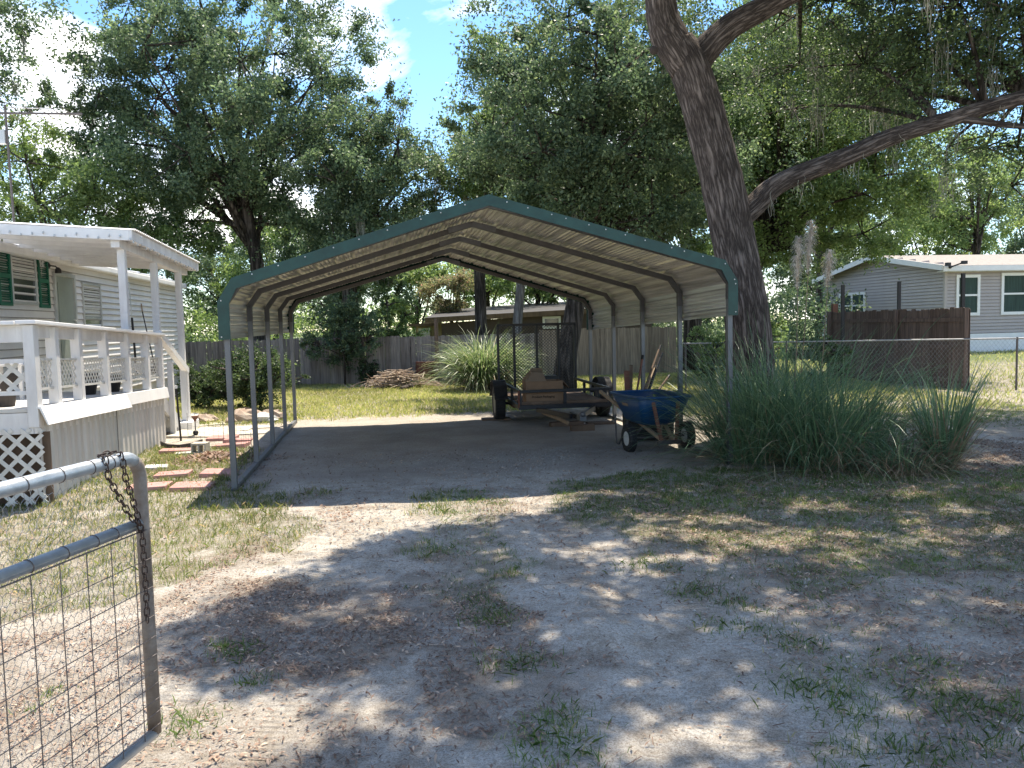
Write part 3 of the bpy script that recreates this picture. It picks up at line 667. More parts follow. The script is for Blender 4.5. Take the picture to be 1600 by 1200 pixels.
# ribbed skirt metal on the long side
sk=MB(); ys=[];y=0.0;k=0
while y<YL: ys+= [(y,.0),(y+.05,.0),(y+.07,-.022),(y+.13,-.022),(y+.15,0)]; y+=.18
ys=[(q,o_) for q,o_ in ys if q<=YL]
n=len(ys); vs=[(.0+o_,q,z) for z in (-.08,DZ-.1) for q,o_ in ys]
sk.add(vs,[(i,i+1,n+i+1,n+i) for i in range(n-1)]); o=sk.build('skirt_panel',M['skirt'],po,tf=psh); md=o.modifiers.new('t','SOLIDIFY'); md.thickness=.003
MB().box(-.0,.004,2.3,2.306,0,DZ-.12).build('panel_seam',M['edge'],po,tf=psh)
def lattice(mb,p0,ux,wd,ht,sp=.09,sw=.03,th=.006,z0=0):
    # diagonal slats clipped to the panel wd x ht; ux = unit vector along the panel
    p0=Vector(p0);ux=Vector(ux);uz=Vector((0,0,1)); nn=ux.cross(uz)
    for s,off in ((1,0),(-1,th)):
        k=-ht if s==1 else 0
        end=wd if s==1 else wd+ht
        c_=k+sp*.3
        while c_<end:
            # line x = c_ + s*z
            z0_,z1_=0,ht
            if s==1: z0_=max(0,-c_); z1_=min(ht,wd-c_)
            else: z0_=max(0,c_-wd); z1_=min(ht,c_)
            if z1_-z0_>.02: mb.bar(p0+ux*(c_+s*z0_)+uz*z0_+nn*off,p0+ux*(c_+s*z1_)+uz*z1_+nn*off,sw,th,up=nn)
            c_+=sp*1.414
lt=MB(); lattice(lt,(HW+.05,-.012,.02),(1,0,0),-HW-.02,DZ-.22,.115,.038); lt.build('lower_lattice',M['lattice'],po,tf=psh)
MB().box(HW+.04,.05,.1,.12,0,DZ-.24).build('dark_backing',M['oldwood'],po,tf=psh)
# railing: thick boards and small lattice panels between them
RZ=1.77
py=[-.0,.58,1.17,1.76,2.55,3.18,3.93,YL-.09]
py=[LW(u,580,0)[0] for u in (46,91,128,169,203,233,252)]; py[0]=.045; py[-1]=YL-.05
for i,yy in enumerate(py):
    s_=.05 if i else .062
    o=MB().box(-.09,.0+.008,yy-s_,yy+s_,DZ-.19 if i==0 else DZ+.013,RZ-.005).build('rail_post',M['whitew'],po,tf=psh,bevel=.006)
MB().box(-.13,.05,-.06,2.92,RZ,RZ+.038).box(-.11,.05,2.93,YL+.02,RZ-.005,RZ+.03).build('top_rail',M['white'],po,tf=psh,bevel=.006)
MB().box(HW+.05,-.14,-.06,.08,RZ-.004,RZ+.034).build('front_top_rail',M['white'],po,tf=psh,bevel=.006)
MB().box(HW+.05,-.092,.012,.05,RZ-.17,RZ-.006).box(HW+.05,-.092,-.01,.03,DZ+.13,DZ+.17).box(HW+.05,-.092,-.01,.03,DZ+.44,DZ+.48).build('front_rail_board',M['whitew'],po,tf=psh)
lt=MB(); lattice(lt,(HW+.05,.03,DZ+.17),(1,0,0),-HW-.14,.27,.12,.04); lt.build('front_rail_lattice',M['lattice'],po,tf=psh)
MB().box(-.075,-.04,.1,YL-.1,RZ-.125,RZ-.006).build('rail_board',M['whitew'],po,tf=psh)
for a,c_ in zip(py,py[1:]):
    lt=MB(); y0_=a+.052;y1_2=c_-.052
    if y1_2-y0_<.05: continue
    lattice(lt,(-.05,y0_,DZ+.19),(0,1,0),y1_2-y0_,.27,.062,.018,.004); lt.box(-.062,-.03,y0_,y1_2,DZ+.165,DZ+.19); lt.box(-.062,-.03,y0_,y1_2,DZ+.46,DZ+.48)
    lt.build('rail_lattice',M['lattice'],po,tf=psh)
# roof posts and roof over the rear half and the stairs
RO=3.00
for u,zb_,hh_ in ((203,RZ+.04,0),(251,RZ+.035,0),(290,0,0)):
    yy=LW(u,520,0)[0] if u<280 else 6.05
    MB().box(-.095,.0,yy-.05,yy+.05,zb_,RO-.03).build('roof_post',M['whitew'],po,tf=psh,bevel=.006)
r_=MB(); ra,rb=2.75,6.55; n=int((rb-ra)/.076)
vs=[];k=0
for i in range(n*2+1):
    yy=ra+i*.038; z=.0+(.018 if i%2 else 0)
    vs+=[(HW+.16,yy,RO+.21+z),(.22,yy,RO+.085+z)]
r_.add(vs,[(2*i,2*i+1,2*i+3,2*i+2) for i in range(n*2)])
o=r_.build('porch_roof_sheet',M['white'],po,tf=psh); md=o.modifiers.new('t','SOLIDIFY'); md.thickness=.003
r_=MB(); r_.box(.14,.18,ra-.02,rb+.02,RO-.05,RO+.078).build('fascia',M['whitew'],po,tf=psh)
r_=MB()
for yy in (ra,rb): r_.bar((HW+.18,yy,RO+.125),(.14,yy,RO+.015),.038,.13)
yy=ra+.5
while yy<rb-.2: r_.bar((HW+.18,yy,RO+.125),(.14,yy,RO+.015),.038,.12); yy+=.5
r_.build('rafter',M['white'],po,tf=psh)
MB().box(-.1,.005,ra+.05,rb-.05,RO-.13,RO-.02).build('roof_beam',M['whitew'],po,tf=psh)
for k in range(16):
    yy=ra-.03; x=HW+.3+k*.13; MB().lathe([(0,-.05),(.012,-.04),(.009,-.015),(.0,-.01)],(x,yy-.005,RO+.02-.05*x-.02*math.sin(k*1.9)),6).build('string_light',M['alu'],po,tf=psh)
for k in range(20):
    MB().lathe([(0,-.05),(.012,-.04),(.009,-.015),(.0,-.01)],(.19,ra+k*.19,RO-.04-.015*math.sin(k*2.3)),6).build('string_light',M['alu'],po,tf=psh)
# stairs going down at the rear end
st=MB(); nst=4
for k in range(nst):
    z=DZ-.15-(k+1)*.17; y=YL+.03+k*.29
    st.box(-1.05,-.13,y,y+.31,z-.04,z); st.box(-1.05,-.13,y+.29,y+.305,z-.17,z-.04)
st.box(-1.1,.12,YL+.03+nst*.29-.1,YL+.75+nst*.29-.25,.0,.15)
st.build('steps',M['white'],po,bevel=.006)
s_=MB(); 
s_.bar((-.11,YL+.0,DZ-.25),(-.11,YL+1.35,.05),.04,.22); s_.bar((-1.08,YL+.0,DZ-.25),(-1.08,YL+1.35,.05),.04,.22); s_.build('stringer',M['whitew'],po)
h_=MB(); h_.bar((-.02,YL-.12,RZ-.12),(-.02,YL+1.55,1.0),.09,.10); h_.build('handrail',M['white'],po,bevel=.005)
h_=MB(); h_.bar((-.62,YL-.1,RZ-.48),(-.4,YL+.5,1.05),.07,.08); h_.build('lower_handrail',M['white'],po,bevel=.005)
MB().box(-.07,.02,YL+1.42,YL+1.52,0,1.02).build('newel_post',M['whitew'],po,bevel=.005)
MB().box(-.09,-.01,YL+.55,YL+.64,0,1.2).build('stair_post',M['whitew'],po,bevel=.005)
def atp(name,mb,mt,label,cat,group=None,smooth=False,bevel=0):
    o=mb.build(name,mt,None,smooth=smooth,bevel=bevel,tf=psh); o.location=PO;o.rotation_euler=(0,0,CA); return tag(o,label,cat,group)
# things on the porch
t=thing('broom','dark handled broom leaning on the house wall behind the middle roof post','broom',PO,CA)
ya_,_=LW(236,520,HW+.3); MB().tube([(HW+.35,ya_,DZ-.1),(HW+.05,ya_+.35,2.15)],.013,8).build('pole',M['blackrod'],t); MB().tube([(HW+.05,ya_+.35,2.15),(HW+.03,ya_+.375,2.33)],.014,8).build('grip',M['handle'],t)
MB().box(HW+.28,HW+.42,ya_-.12,ya_+.12,DZ-.17,DZ-.02).build('bristles',M['blackrod'],t)
t=thing('furled_umbrella','thin pole with dark lower half standing behind the first roof post','pole',PO,CA)
ya_,_=LW(207,470,HW+.15); MB().tube([(HW+.15,ya_,DZ-.15),(HW+.12,ya_,2.0)],.024,8).build('dark_cover',M['blackrod'],t); MB().tube([(HW+.12,ya_,2.0),(HW+.1,ya_-.01,2.75)],.012,8).build('pole',M['alu'],t)
t=thing('porch_chair','dark porch chair standing just behind the front lattice railing','chair',PO,CA)
x0_,y0_=-1.35,1.05
MB().box(x0_-.26,x0_+.26,y0_-.26,y0_+.26,DZ+.38,DZ+.44).build('seat',M['blackrod'],t,bevel=.01)
MB().bar((x0_,y0_+.27,DZ+.42),(x0_,y0_+.42,DZ+.98),.5,.04,up=(0,1,0)).build('backrest',M['blackrod'],t,bevel=.01)
for sx in(-1,1):
    for sy in(-1,1): MB().bar((x0_+sx*.24,y0_+sy*.24,DZ-.03),(x0_+sx*.22,y0_+sy*.22,DZ+.385),.035).build('leg',M['blackrod'],t)
t=thing('side_table','small white side table on the porch in front of the door','table',PO,CA)
x0_,y0_=-1.2,2.35
MB().box(x0_-.22,x0_+.22,y0_-.22,y0_+.22,DZ+.42-.08,DZ+.45-.08).build('table_top',M['white'],t,bevel=.005)
for sx in(-1,1):
    for sy in(-1,1): MB().box(x0_+sx*.18-.02,x0_+sx*.18+.02,y0_+sy*.18-.02,y0_+sy*.18+.02,DZ-.08,DZ+.34).build('leg',M['white'],t)
for k,(x,y,r,h,mt,lb) in enumerate(((-.55,.55,.16,.34,'edge','dark plant pot on the deck near the front corner of the porch'),(-.6,3.05,.17,.3,'blackrod','black plant pot on the deck behind the first roof post'),(-.5,3.75,.15,.26,'blackrod','smaller black plant pot at the rear end of the porch deck'))):
    mb=MB().lathe([(r*.7,0),(r,h*.85),(r*1.08,h*.86),(r*1.08,h),(r*.95,h),(r*.9,h*.8),(0,h*.78)],(x,y,DZ),20); atp('plant_pot',mb,M[mt],lb,'plant pot',smooth=False)
# rod with a white tip by the stairs, solar lamp, steel items
q=G(283,688); q2=D(275,604,q.y)
t=thing('garden_stake','thin black stake with a white tip stuck in the grass by the porch steps','stake',(q.x,q.y,0)); dx=q2.x-q.x
MB().tube([(0,0,-.05),(dx,0,q2.z-.03)],.016,8).build('rod',M['blackrod'],t); MB().tube([(dx,0,q2.z-.03),(dx*1.02,0,q2.z+.02)],.02,8).build('tip',M['white'],t)
q=G(306,682); t=thing('garden_lamp','small garden lamp with a reddish funnel top and dark globe by the steps','garden lamp',(q.x,q.y,0))
MB().tube([(0,0,-.05),(0,0,.26)],.008,6).build('stem',M['blackrod'],t); MB().lathe([(0,.0),(.012,.02),(.055,.11),(.05,.112),(0,.09)],(0,0,.22),14).build('funnel',M['redwood'],t); MB().lathe([(0,-.045),(.035,-.03),(.045,0),(.035,.03),(0,.045)],(0,0,.06),14).build('globe',M['black'],t,smooth=True)

# ------------------------------------------------------------ gate in the left foreground
gA=D(217,715,2.95); gdir=Vector((D(0,762,2.33).x-gA.x,2.33-2.95,0)).normalized()
gA.z=0; GT,GM,GB=1.20,.945,.13
gt=thing('farm_gate','open galvanised tube gate with wire mesh in the left foreground','gate',(gA.x,gA.y,0))
gp=lambda s,z: gdir*s+Vector((0,0,z))
mb=MB(); GL=3.3
arc=[gp(.085-.085*math.sin(a),GT-.085+.085*math.cos(a)) for a in np.linspace(0,math.pi/2,8)]
mb.tube([gp(GL,GT)]+arc[:4],.024,14); o=mb.build('top_rail',M['gatem'],gt,smooth=True)
mb=MB(); mb.tube(arc[3:]+[gp(0,GM),gp(0,.6),gp(0,GB)],[.0242]*(len(arc)-3)+[.0245,.0245,.0245],14); mb.build('end_tube',M['gaterust'],gt,smooth=True)
MB().tube([gp(.024,GM),gp(GL,GM)],.021,14).build('middle_rail',M['gatem'],gt,smooth=True)
MB().tube([gp(0,GB),gp(GL,GB-.01)],.021,14).build('bottom_rail',M['gatem'],gt,smooth=True)
wm=MB()
hz=[.17,.22,.27,.33,.38,.44,.51,.59,.70,.81]
nrm=Vector((gdir.y,-gdir.x,0))*-1
if nrm.x<0: nrm=-nrm
for z in hz: wm.tube([gp(-.026,z)+nrm*.0,gp(.0,z)+nrm*.026,gp(GL,z)+nrm*.024],.0018,5)
wm.tube([gp(-.02,GM-.024)+nrm*.02,gp(GL,GM-.024)+nrm*.02],.003,5)
s=.085
while s<GL: wm.tube([gp(s,GM-.02)+nrm*.021,gp(s,GB+.01)+nrm*.021],.0019,5); s+=.12
wm.build('mesh_wire',M['wiredark'],gt)
ch=MB(); hw_=.030; rows=int((GT-GB)/(hw_*1.1)); random.seed(3)
def jit(i,j): rj=random.Random(i*7919+j*31); return rj.uniform(-.005,.005),rj.uniform(-.005,.005)
for r_i in range(rows):
    for c_i in range(int(2.1/hw_)):
        if r_i%2: pass
        x0_=c_i*hw_+(hw_/2 if r_i%2 else 0)+.03; z0_=GB+r_i*hw_*1.1
        def P_(dx,dz,ii,jj): a,b_=jit(ii,jj); return gp(x0_+dx+a,z0_+dz+b_)-nrm*.022
        A=P_(0,.0,r_i,c_i*2); B=P_(0,hw_*.5,r_i,c_i*2+1); C_=P_(-hw_/2,hw_*1.1-.004,r_i+1,(c_i*2+(r_i%2)*1)); D_=P_(hw_/2,hw_*1.1-.004,r_i+1,c_i*2+2)
        for (a,b_) in ((A,B),(B,C_),(B,D_)): ch.bar(a,b_,.0011)
ch.build('chicken_wire',M['wire'],gt)
for k,s in enumerate((.16,.26,.4,.55,.68,.85,1.05)): 
    for z,rr_ in ((GT,.0252),(GM,.0222)): MB().tube([gp(s+.003*math.sin(a),z)+nrm*(rr_*math.cos(a))+Vector((0,0,rr_*math.sin(a))) for a in np.linspace(0,2*math.pi,13)[:-1]],.0018,5,closed=True).build('wire_tie',M['wiredark'],gt)
# chain
def link_mesh(mb,c,ax,side,L_=.034,W_=.019,r=.0026):
    ax=ax.normalized(); side=(side-ax*side.dot(ax)).normalized(); pts=[]
    h=L_/2-W_/2
    for a in np.linspace(-math.pi/2,math.pi/2,6): pts.append(c+ax*(h+W_/2*math.cos(a))+side*(W_/2*math.sin(a)))
    for a in np.linspace(math.pi/2,3*math.pi/2,6): pts.append(c+ax*(-h+W_/2*math.cos(a))+side*(W_/2*math.sin(a)))
    mb.tube(pts,r,6,closed=True)
cn=thing('gate_chain','rusty link chain looped over the top rail and dangling down the gate','chain',(gA.x,gA.y,0))
def chain(pts,off=0):
    pts=[Vector(p) for p in pts]; seg=[(b_-a).length for a,b_ in zip(pts,pts[1:])]; tot=sum(seg); s=.013;k=off
    while s<tot:
        q=s;i=0
        while q>seg[i]: q-=seg[i]; i+=1
        a=pts[i];b_=pts[i+1]; c=a.lerp(b_,q/seg[i]); ax=(b_-a).normalized()
        s1=gdir.cross(ax) if abs(ax.dot(gdir))<.9 else Vector((0,0,1)); s2=ax.cross(s1)
        sd=(s1*math.cos(.5)+s2*math.sin(.5)) if k%2 else (-s1*math.sin(.5)+s2*math.cos(.5))
        mb=MB(); link_mesh(mb,c,ax,sd); mb.build('chain_link',M['chain'],cn,smooth=True); s+=.0262; k+=1
o_=nrm*.030
chain([gp(.13,GT+.028)-o_*.3,gp(.125,GT+.022)+o_*.8,gp(.12,GT-.06)+o_,gp(.075,GT-.20)+o_*1.1,gp(.06,GT-.25)+o_*1.1,gp(.055,GM-.03)+o_*1.2,gp(.052,GM-.25)+o_*1.2,gp(.055,GM-.37)+o_*1.2])
chain([gp(.20,GT+.028)-o_*.3,gp(.21,GT+.02)+o_*.8,gp(.205,GT-.05)+o_,gp(.12,GT-.19)+o_*1.1,gp(.065,GT-.255)+o_*1.25],1)
chain([gp(.13,GT+.033),gp(.205,GT+.033)],0)

# ------------------------------------------------------------ stepping stones and yard bits by the steps
def paver(u,v,w_,l_,rz,label,mt='paver',h=.045,name='paver',cat='paver',grp='red pavers in the grass by the porch'):
    q=G(u,v); rr=random.Random(int(u*7+v)); bm=MB().box(-w_/2,w_/2,-l_/2,l_/2,-.03,h)
    o=bm.build(name,M[mt],None,bevel=.006); o.location=(q.x,q.y,gz1(q.x,q.y)); o.rotation_euler=(rr.uniform(-.05,.05),rr.uniform(-.05,.05),rz); return tag(o,label,cat,grp)
paver(301,764,.40,.30,.12,'red square paver in the grass closest to the front carport post')
paver(233,765,.42,.28,.1,'red paver half hidden behind the end tube of the gate')
paver(271,745,.38,.26,.15,'red paver lying second nearest the gate, behind the first two')
paver(342,743,.36,.30,.1,'red paver tucked behind the foot of the front carport post')
paver(275,707,.40,.30,.25,'faded red paver beside the curved black edging')
paver(348,687,.42,.34,.1,'red paver standing next to the pale slab path')
paver(362,698,.46,.34,.05,'red paver seen between the first two carport posts')
paver(372,690,.40,.30,.2,'cracked red paver behind the second carport post')
paver(296,709,.36,.22,.3,'flat pale stone slab next to the faded red paver','stone',.03,'stone_slab','stone',None)
paver(245,732,.26,.18,.3,'small white stone lying alone in the grass by the gate','stone',.03,'white_stone','stone',None)
for k,(u,v,a_,b_) in enumerate([(318,679,1.0,.7),(350,672,.9,.6),(380,677,.8,.6),(345,662,.9,.5),(395,668,.7,.5)]):
    paver(u,v,a_,b_,.15*k,['pale concrete slab at the foot of the porch steps','pale slab of the path one step from the stairs','pale path slab behind the red pavers','rearmost pale slab of the path, by the grass','pale path slab nearest the third carport post'][k],'conc',.025-.004*k,'path_slab','slab','pale slabs of the path by the steps')
q=G(314,709); mb=MB()
for (a,b_,c_,d) in ((-.2,.2,-.095,-.06),(-.2,.2,.06,.095),(-.2,-.16,-.06,.06),(.16,.2,-.06,.06),(-.02,.02,-.06,.06)): mb.box(a,b_,c_,d,0,.17)
mb.xform(lambda v:Vector((v.x*.5,v.z-.09,v.y*.8+.08))); o=mb.build('concrete_block',M['conc'],None,bevel=.004); o.location=(q.x,q.y,0); tag(o,'hollow concrete block lying on its side by the bark pile','block')
e=MB(); P=[G(u,v) for u,v in ((252,697),(262,702),(280,703),(300,700),(316,694))]; P=[p+Vector((0,0,.03)) for p in P]
for a,b_ in zip(P,P[1:]): e.bar(a,b_,.02,.09)
o=e.build('garden_edging',M['edge'],None); tag(o,'dark curved strip of garden edging near the porch steps','edging')
def rock(u,v,r,label,seed,mt='rock',flat=.55,grp='rocks along the edge of the back lawn'):
    q=G(u,v); rr=np.random.default_rng(seed); mb=MB(); n=10; vs=[];rings=6
    for i in range(rings+1):
        ph=math.pi*i/rings
        for j in range(n):
            th=2*math.pi*j/n; k=r*(.75+.5*rr.random()); vs.append((k*math.sin(ph)*math.cos(th),k*.8*math.sin(ph)*math.sin(th),k*flat*math.cos(ph)+r*.2))
    fs=[(i*n+j,i*n+(j+1)%n,(i+1)*n+(j+1)%n,(i+1)*n+j) for i in range(rings) for j in range(n)]
    mb.add(vs,fs); o=mb.build('rock',M[mt],None,bevel=0); o.location=(q.x,q.y,gz1(q.x,q.y)); tag(o,label,'rock',grp)
rock(303,656,.17,'pale rounded rock at the foot of the stair newel',1,'stone')
rock(322,660,.21,'flat brown rock in the grass between the stairs and the first post',2)
rock(372,651,.14,'small brown rock just left of the largest rock by the second post',3)
rock(384,659,.30,'largest brown rock, lying beside the second carport post',4)
rock(415,660,.22,'pale rock between the second and third carport posts',5,'stone')
rock(425,656,.25,'broken brown rock leaning by the third carport post',6)
rock(362,662,.13,'dark little rock seen just right of the front carport post',7)
rng2=np.random.default_rng(5)
def chips(name,u,v,rx,ry,n,label,mt,s0,s1,h):
    q=G(u,v); x=rng2.normal(q.x,rx,n); y=rng2.normal(q.y,ry,n); z=gz(x,y)+h*np.exp(-((x-q.x)/rx)**2/2-((y-q.y)/ry)**2/2)*rng2.uniform(0,1,n)
    th=rng2.uniform(0,6.28,n); s=rng2.uniform(s0,s1,n)[:,None]; a=np.stack([np.cos(th),np.sin(th),rng2.normal(0,.4,n)],-1); b_=np.stack([-np.sin(th),np.cos(th),rng2.normal(0,.6,n)],-1); p=np.stack([x,y,z],-1)
    o=quads(name,np.stack([p-a*s,p+b_*s*.4,p+a*s,p-b_*s*.4],1),mt); return tag(o,label,'debris',kind='stuff')
chips('bark_chips',331,718,.28,.25,900,'pile of bark chips in the grass beside the front carport post',M['litter'],.015,.045,.10)
lw=thing('garden_wire_fence','low sagging garden wire fence between the steps and the carport posts','fence')
mb=MB(); P=[G(u,v) for u,v in ((294,682),(320,688),(350,696),(378,706),(394,722))]
for a,b_ in zip(P,P[1:]):
    for z in (.04,.11,.18,.25,.32): mb.tube([a+Vector((0,0,z)),b_+Vector((0,0,z+.01))],.0014,4)
    for t in np.linspace(0,1,5): p=a.lerp(b_,t); mb.tube([p,p+Vector((0,0,.34))],.0014,4)
mb.build('wire',M['wiredark'],lw)
for p in P[::2]: MB().tube([p,p+Vector((0,0,.38))],.004,5).build('stake',M['wiredark'],lw)

# ------------------------------------------------------------ fences at the back
def picket_fence(name,label,pts,h,mt,step=.15,wd=.14,gap_posts=2.4,dog=True,seed=1,rail_side=-1,th=.018,cat='fence'):
    rr=random.Random(seed); t=thing(name,label,cat); mb=MB(); s_acc=0
    for a,b_ in zip(pts,pts[1:]):
        a=Vector(a);b_=Vector(b_); d=(b_-a); l=d.length; d/=l; nn=Vector((d.y,-d.x,0))
        k=0
        while k*step<l-wd*.6:
            c=a+d*(k*step+wd/2); z0=gz1(c.x,c.y)-.02; hh=h+rr.uniform(-.03,.02); lean=rr.uniform(-.008,.008); w_=step*.5*rr.uniform(.955,.985)
            def Q(s,z,o_): return c+d*(s+lean*z)+nn*(o_+rr.uniform(-.0,.0))+Vector((0,0,z0+z))
            ct=.022 if dog else 0
            pr=[(-w_,0),(w_,0),(w_,hh-ct),(w_-ct,hh),(-w_+ct,hh),(-w_,hh-ct)]
            o0=rr.uniform(0,.006); vs=[Q(s,z,o0) for s,z in pr]+[Q(s,z,o0+th) for s,z in pr]; n=6
            mb.add(vs,[tuple(range(n)),tuple(range(2*n-1,n-1,-1))]+[(i,n+i,n+(i+1)%n,(i+1)%n) for i in range(n)])
            k+=1
        for z in ((.25,h-.3) if rail_side<0 else (.2,.95,h-.28)):
            MB().bar(a+Vector((0,0,gz1(a.x,a.y)+z))+nn*(rail_side*.03),b_+Vector((0,0,gz1(b_.x,b_.y)+z))+nn*(rail_side*.03),.05,.085).build('rail',mt,t)
        m_=max(1,int(l/gap_posts))
        for k in range(m_+1):
            p=a+d*(l*k/m_)+nn*(rail_side*.09); MB().box(p.x-.045,p.x+.045,p.y-.045,p.y+.045,gz1(p.x,p.y)-.05,h-.02+gz1(p.x,p.y)).build('fence_post',mt,t)
    mb.build('boards',mt,t); return t
picket_fence('board_fence','long weathered grey board fence across the back of the yard',[(-19,19.5,0),(-9.03,22.48,0),(-6.62,23.89,0),(-3.0,24.0,0),(.9,24.5,0)],1.43,M['fence'],seed=4)
picket_fence('board_fence','shorter tan board fence behind the trailer and right carport posts',[(.95,24.5,0),(5.26,25.6,0)],1.52,M['fencetan'],seed=9,step=.145,wd=.135)
bf=picket_fence('privacy_panel','dark brown privacy panels standing behind the chain link fence',[(8.83,22,0),(9.5,19.6,0),(10.05,17.55,0)],1.84,M['fencebrown'],seed=12,step=.145,wd=.144,rail_side=1)
for k,(u,v0,yy,lb) in enumerate(((1317,445,19.6,'black pole rising behind the left end of the brown panels'),(1405,440,20.4,'black pole rising above the corner of the brown panels'),(1505,427,18.1,'tallest black pole, behind the right end of the brown panels'))):
    p=D(u,v0,yy); o=MB().box(p.x-.035,p.x+.035,p.y-.035,p.y+.035,0,p.z).build('black_pole',M['blackrod'],None); tag(o,lb,'pole','black poles behind the brown panels')
p=D(1304,475,22.3); o=MB().box(p.x-.07,p.x+.07,p.y-.07,p.y+.07,0,p.z).build('wood_post',M['redwood'],None); tag(o,'short reddish wood post left of the brown panels','post')
p=D(681,498,23.7); o=MB().tube([(p.x,p.y,0),(p.x,p.y,p.z)],.06,10).build('round_post',M['oldwood'],None); tag(o,'weathered round post in front of the grey fence by the burn barrel','post')
# chain link
cl=thing('chain_link_fence','chain link fence with a galvanised top rail crossing in front of the brown panels','fence')
A=Vector((4.15,19.25,0));B=Vector((24,13.2,0)); d=(B-A);l=d.length;d/=l; HT=1.12
MB().tube([A+Vector((0,0,HT)),B+Vector((0,0,HT))],.018,8).build('top_rail',M['wire'],cl)
mb=MB(); k=0; sp=.085
while k*sp<l-.6:
    p=A+d*(k*sp)
    for sg in(1,-1):
        q0=p if sg==1 else p+d*HT*.72; q1=p+d*HT*.72+Vector((0,0,HT)) if sg==1 else p+Vector((0,0,HT))
        mb.bar(q0+Vector((0,0,.03)),q1,.0026)
    k+=1
mb.build('link_mesh',M['wire'],cl)
for s in (0.05,2.35,7.05,10.2,13.4,16.6,19.8): p=A+d*s; MB().tube([p,p+Vector((0,0,HT+.03))],.022,8).build('fence_post',M['wiredark'],cl)

# ------------------------------------------------------------ buildings behind
# brown house beyond the back fence
bh=thing('brown_house','low brown house with a shallow metal roof behind the back fence','house')
yb=33; a=D(690,520,yb); b_=D(905,520,yb); c=D(905,520,yb)
zl=D(690,505,yb).z; zr_=D(890,492,yb).z
mb=MB().add([(a.x,yb,0),(b_.x+3,yb,0),(b_.x+3,yb,zr_+.25),(a.x,yb,zl)],[(0,1,2,3)]).add([(a.x,yb,0),(a.x,yb,zl),(a.x,yb+7,zl),(a.x,yb+7,0)],[(0,1,2,3)]); mb.build('wall',M['wallbrown'],bh)
mb=MB(); e0=D(664,497,yb-.6); e1=D(895,484,yb-.6); dx=(e1-e0); e2=e1+dx*.6
mb.add([e0,e2,e2+Vector((0,8,.6)),e0+Vector((0,8,.5))],[(0,1,2,3)]); o=mb.build('roof',M['darkroof'],bh); md=o.modifiers.new('t','SOLIDIFY'); md.thickness=.08
MB().bar(e0+Vector((0,-.05,-.09)),e2+Vector((0,-.05,-.09)),.05,.2).build('fascia',M['oldwood'],bh)
p0=D(848,514,yb-.05);p1=D(876,494,yb-.05)
fr=MB().box(p0.x,p1.x,yb-.1,yb-.02,p0.z,p0.z+.09).box(p0.x,p1.x,yb-.1,yb-.02,p1.z-.09,p1.z).box(p0.x,p0.x+.09,yb-.1,yb-.02,p0.z+.09,p1.z-.09).box(p1.x-.09,p1.x,yb-.1,yb-.02,p0.z+.09,p1.z-.09).build('window',M['rtrim'],bh)
MB().box(p0.x+.09,p1.x-.09,yb-.06,yb-.05,p0.z+.09,p1.z-.09).build('pane',M['glass'],fr)
sh=thing('tan_shed','small tan shed end with a dark eave left of the brown house','shed'); p0=D(644,530,35);p1=D(683,505,35)
MB().add([(p0.x+.2,35,0),(p1.x+.2,35,0),(p1.x+.2,35,p1.z+.35),((p0.x+p1.x)/2+.4,35,p1.z+.25),(p0.x+.2,35,p1.z-.15)],[(0,1,2,3,4)]).box(p0.x+.2,p1.x+.2,35.01,37,0,p1.z-.1).build('wall',M['tan'],sh)
MB().box(p0.x-.1,p1.x,34.6,37.2,p1.z-.12,p1.z).build('roof',M['oldwood'],sh)
MB().box(p0.x+.3,p0.x+.8,34.9,34.99,0,p1.z-.2).build('door',M['rtrim'],sh)
# grey house on the right
gh=thing('grey_house','grey sided house with white window frames and a shingle roof at the right','house',(16.25,30,0),CA)
# local: x along the front, y back (gable side)
W_,Lh,ze=8.3,17,3.52; zg=.15
mb=MB(); 
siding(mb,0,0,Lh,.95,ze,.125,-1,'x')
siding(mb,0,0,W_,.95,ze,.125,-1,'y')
z=ze
while z<ze+.62:
    f_=(z-ze)/.66*W_/2; mb.add([(-.026,f_,z),(-.026,W_-f_,z),(-.002,W_-f_-.1,z+.125),(-.002,f_+.1,z+.125)],[(0,1,2,3)]); mb.add([(-.0275,f_,z-.002),(-.0275,W_-f_,z-.002),(-.0265,W_-f_,z+.012),(-.0265,f_,z+.012)],[(0,1,2,3)],1); z+=.125  # gable laps, each with its painted shadow strip
mb.box(.005,Lh,.005,W_,.1,ze); mb.add([(.01,0,ze),(.01,W_,ze),(.01,W_/2,ze+.68)],[(0,1,2)])
mb.build('wall',[M['rsiding'],M['rlapshade']],gh)
MB().box(-.03,Lh,-.03,W_,-.3,.93).build('skirting',M['rtrim'],gh)
MB().box(-.04,.07,-.05,.05,.93,ze).build('corner_board',M['rsiding'],gh)
ov=.35
mb=MB(); mb.add([(-ov,-ov,ze-.04),(Lh,-ov,ze-.04),(Lh,W_/2,ze+.72),(-ov,W_/2,ze+.72),(Lh,W_+ov,ze-.04),(-ov,W_+ov,ze-.04)],[(0,1,2,3),(3,2,4,5)])
o=mb.build('roof',M['rshingle'],gh); md=o.modifiers.new('t','SOLIDIFY'); md.thickness=.06
mb=MB(); mb.bar((-ov-.02,-ov,ze-.12),(-ov-.02,W_/2,ze+.64),.03,.2); mb.bar((-ov-.02,W_+ov,ze-.12),(-ov-.02,W_/2,ze+.64),.03,.2); mb.box(-ov,Lh,-ov-.03,-ov,ze-.24,ze-.05); mb.build('fascia',M['rtrim'],gh)
mb=MB().box(-ov,Lh,-ov,-.02,ze-.26,ze-.245).build('soffit',M['rtrim'],gh)
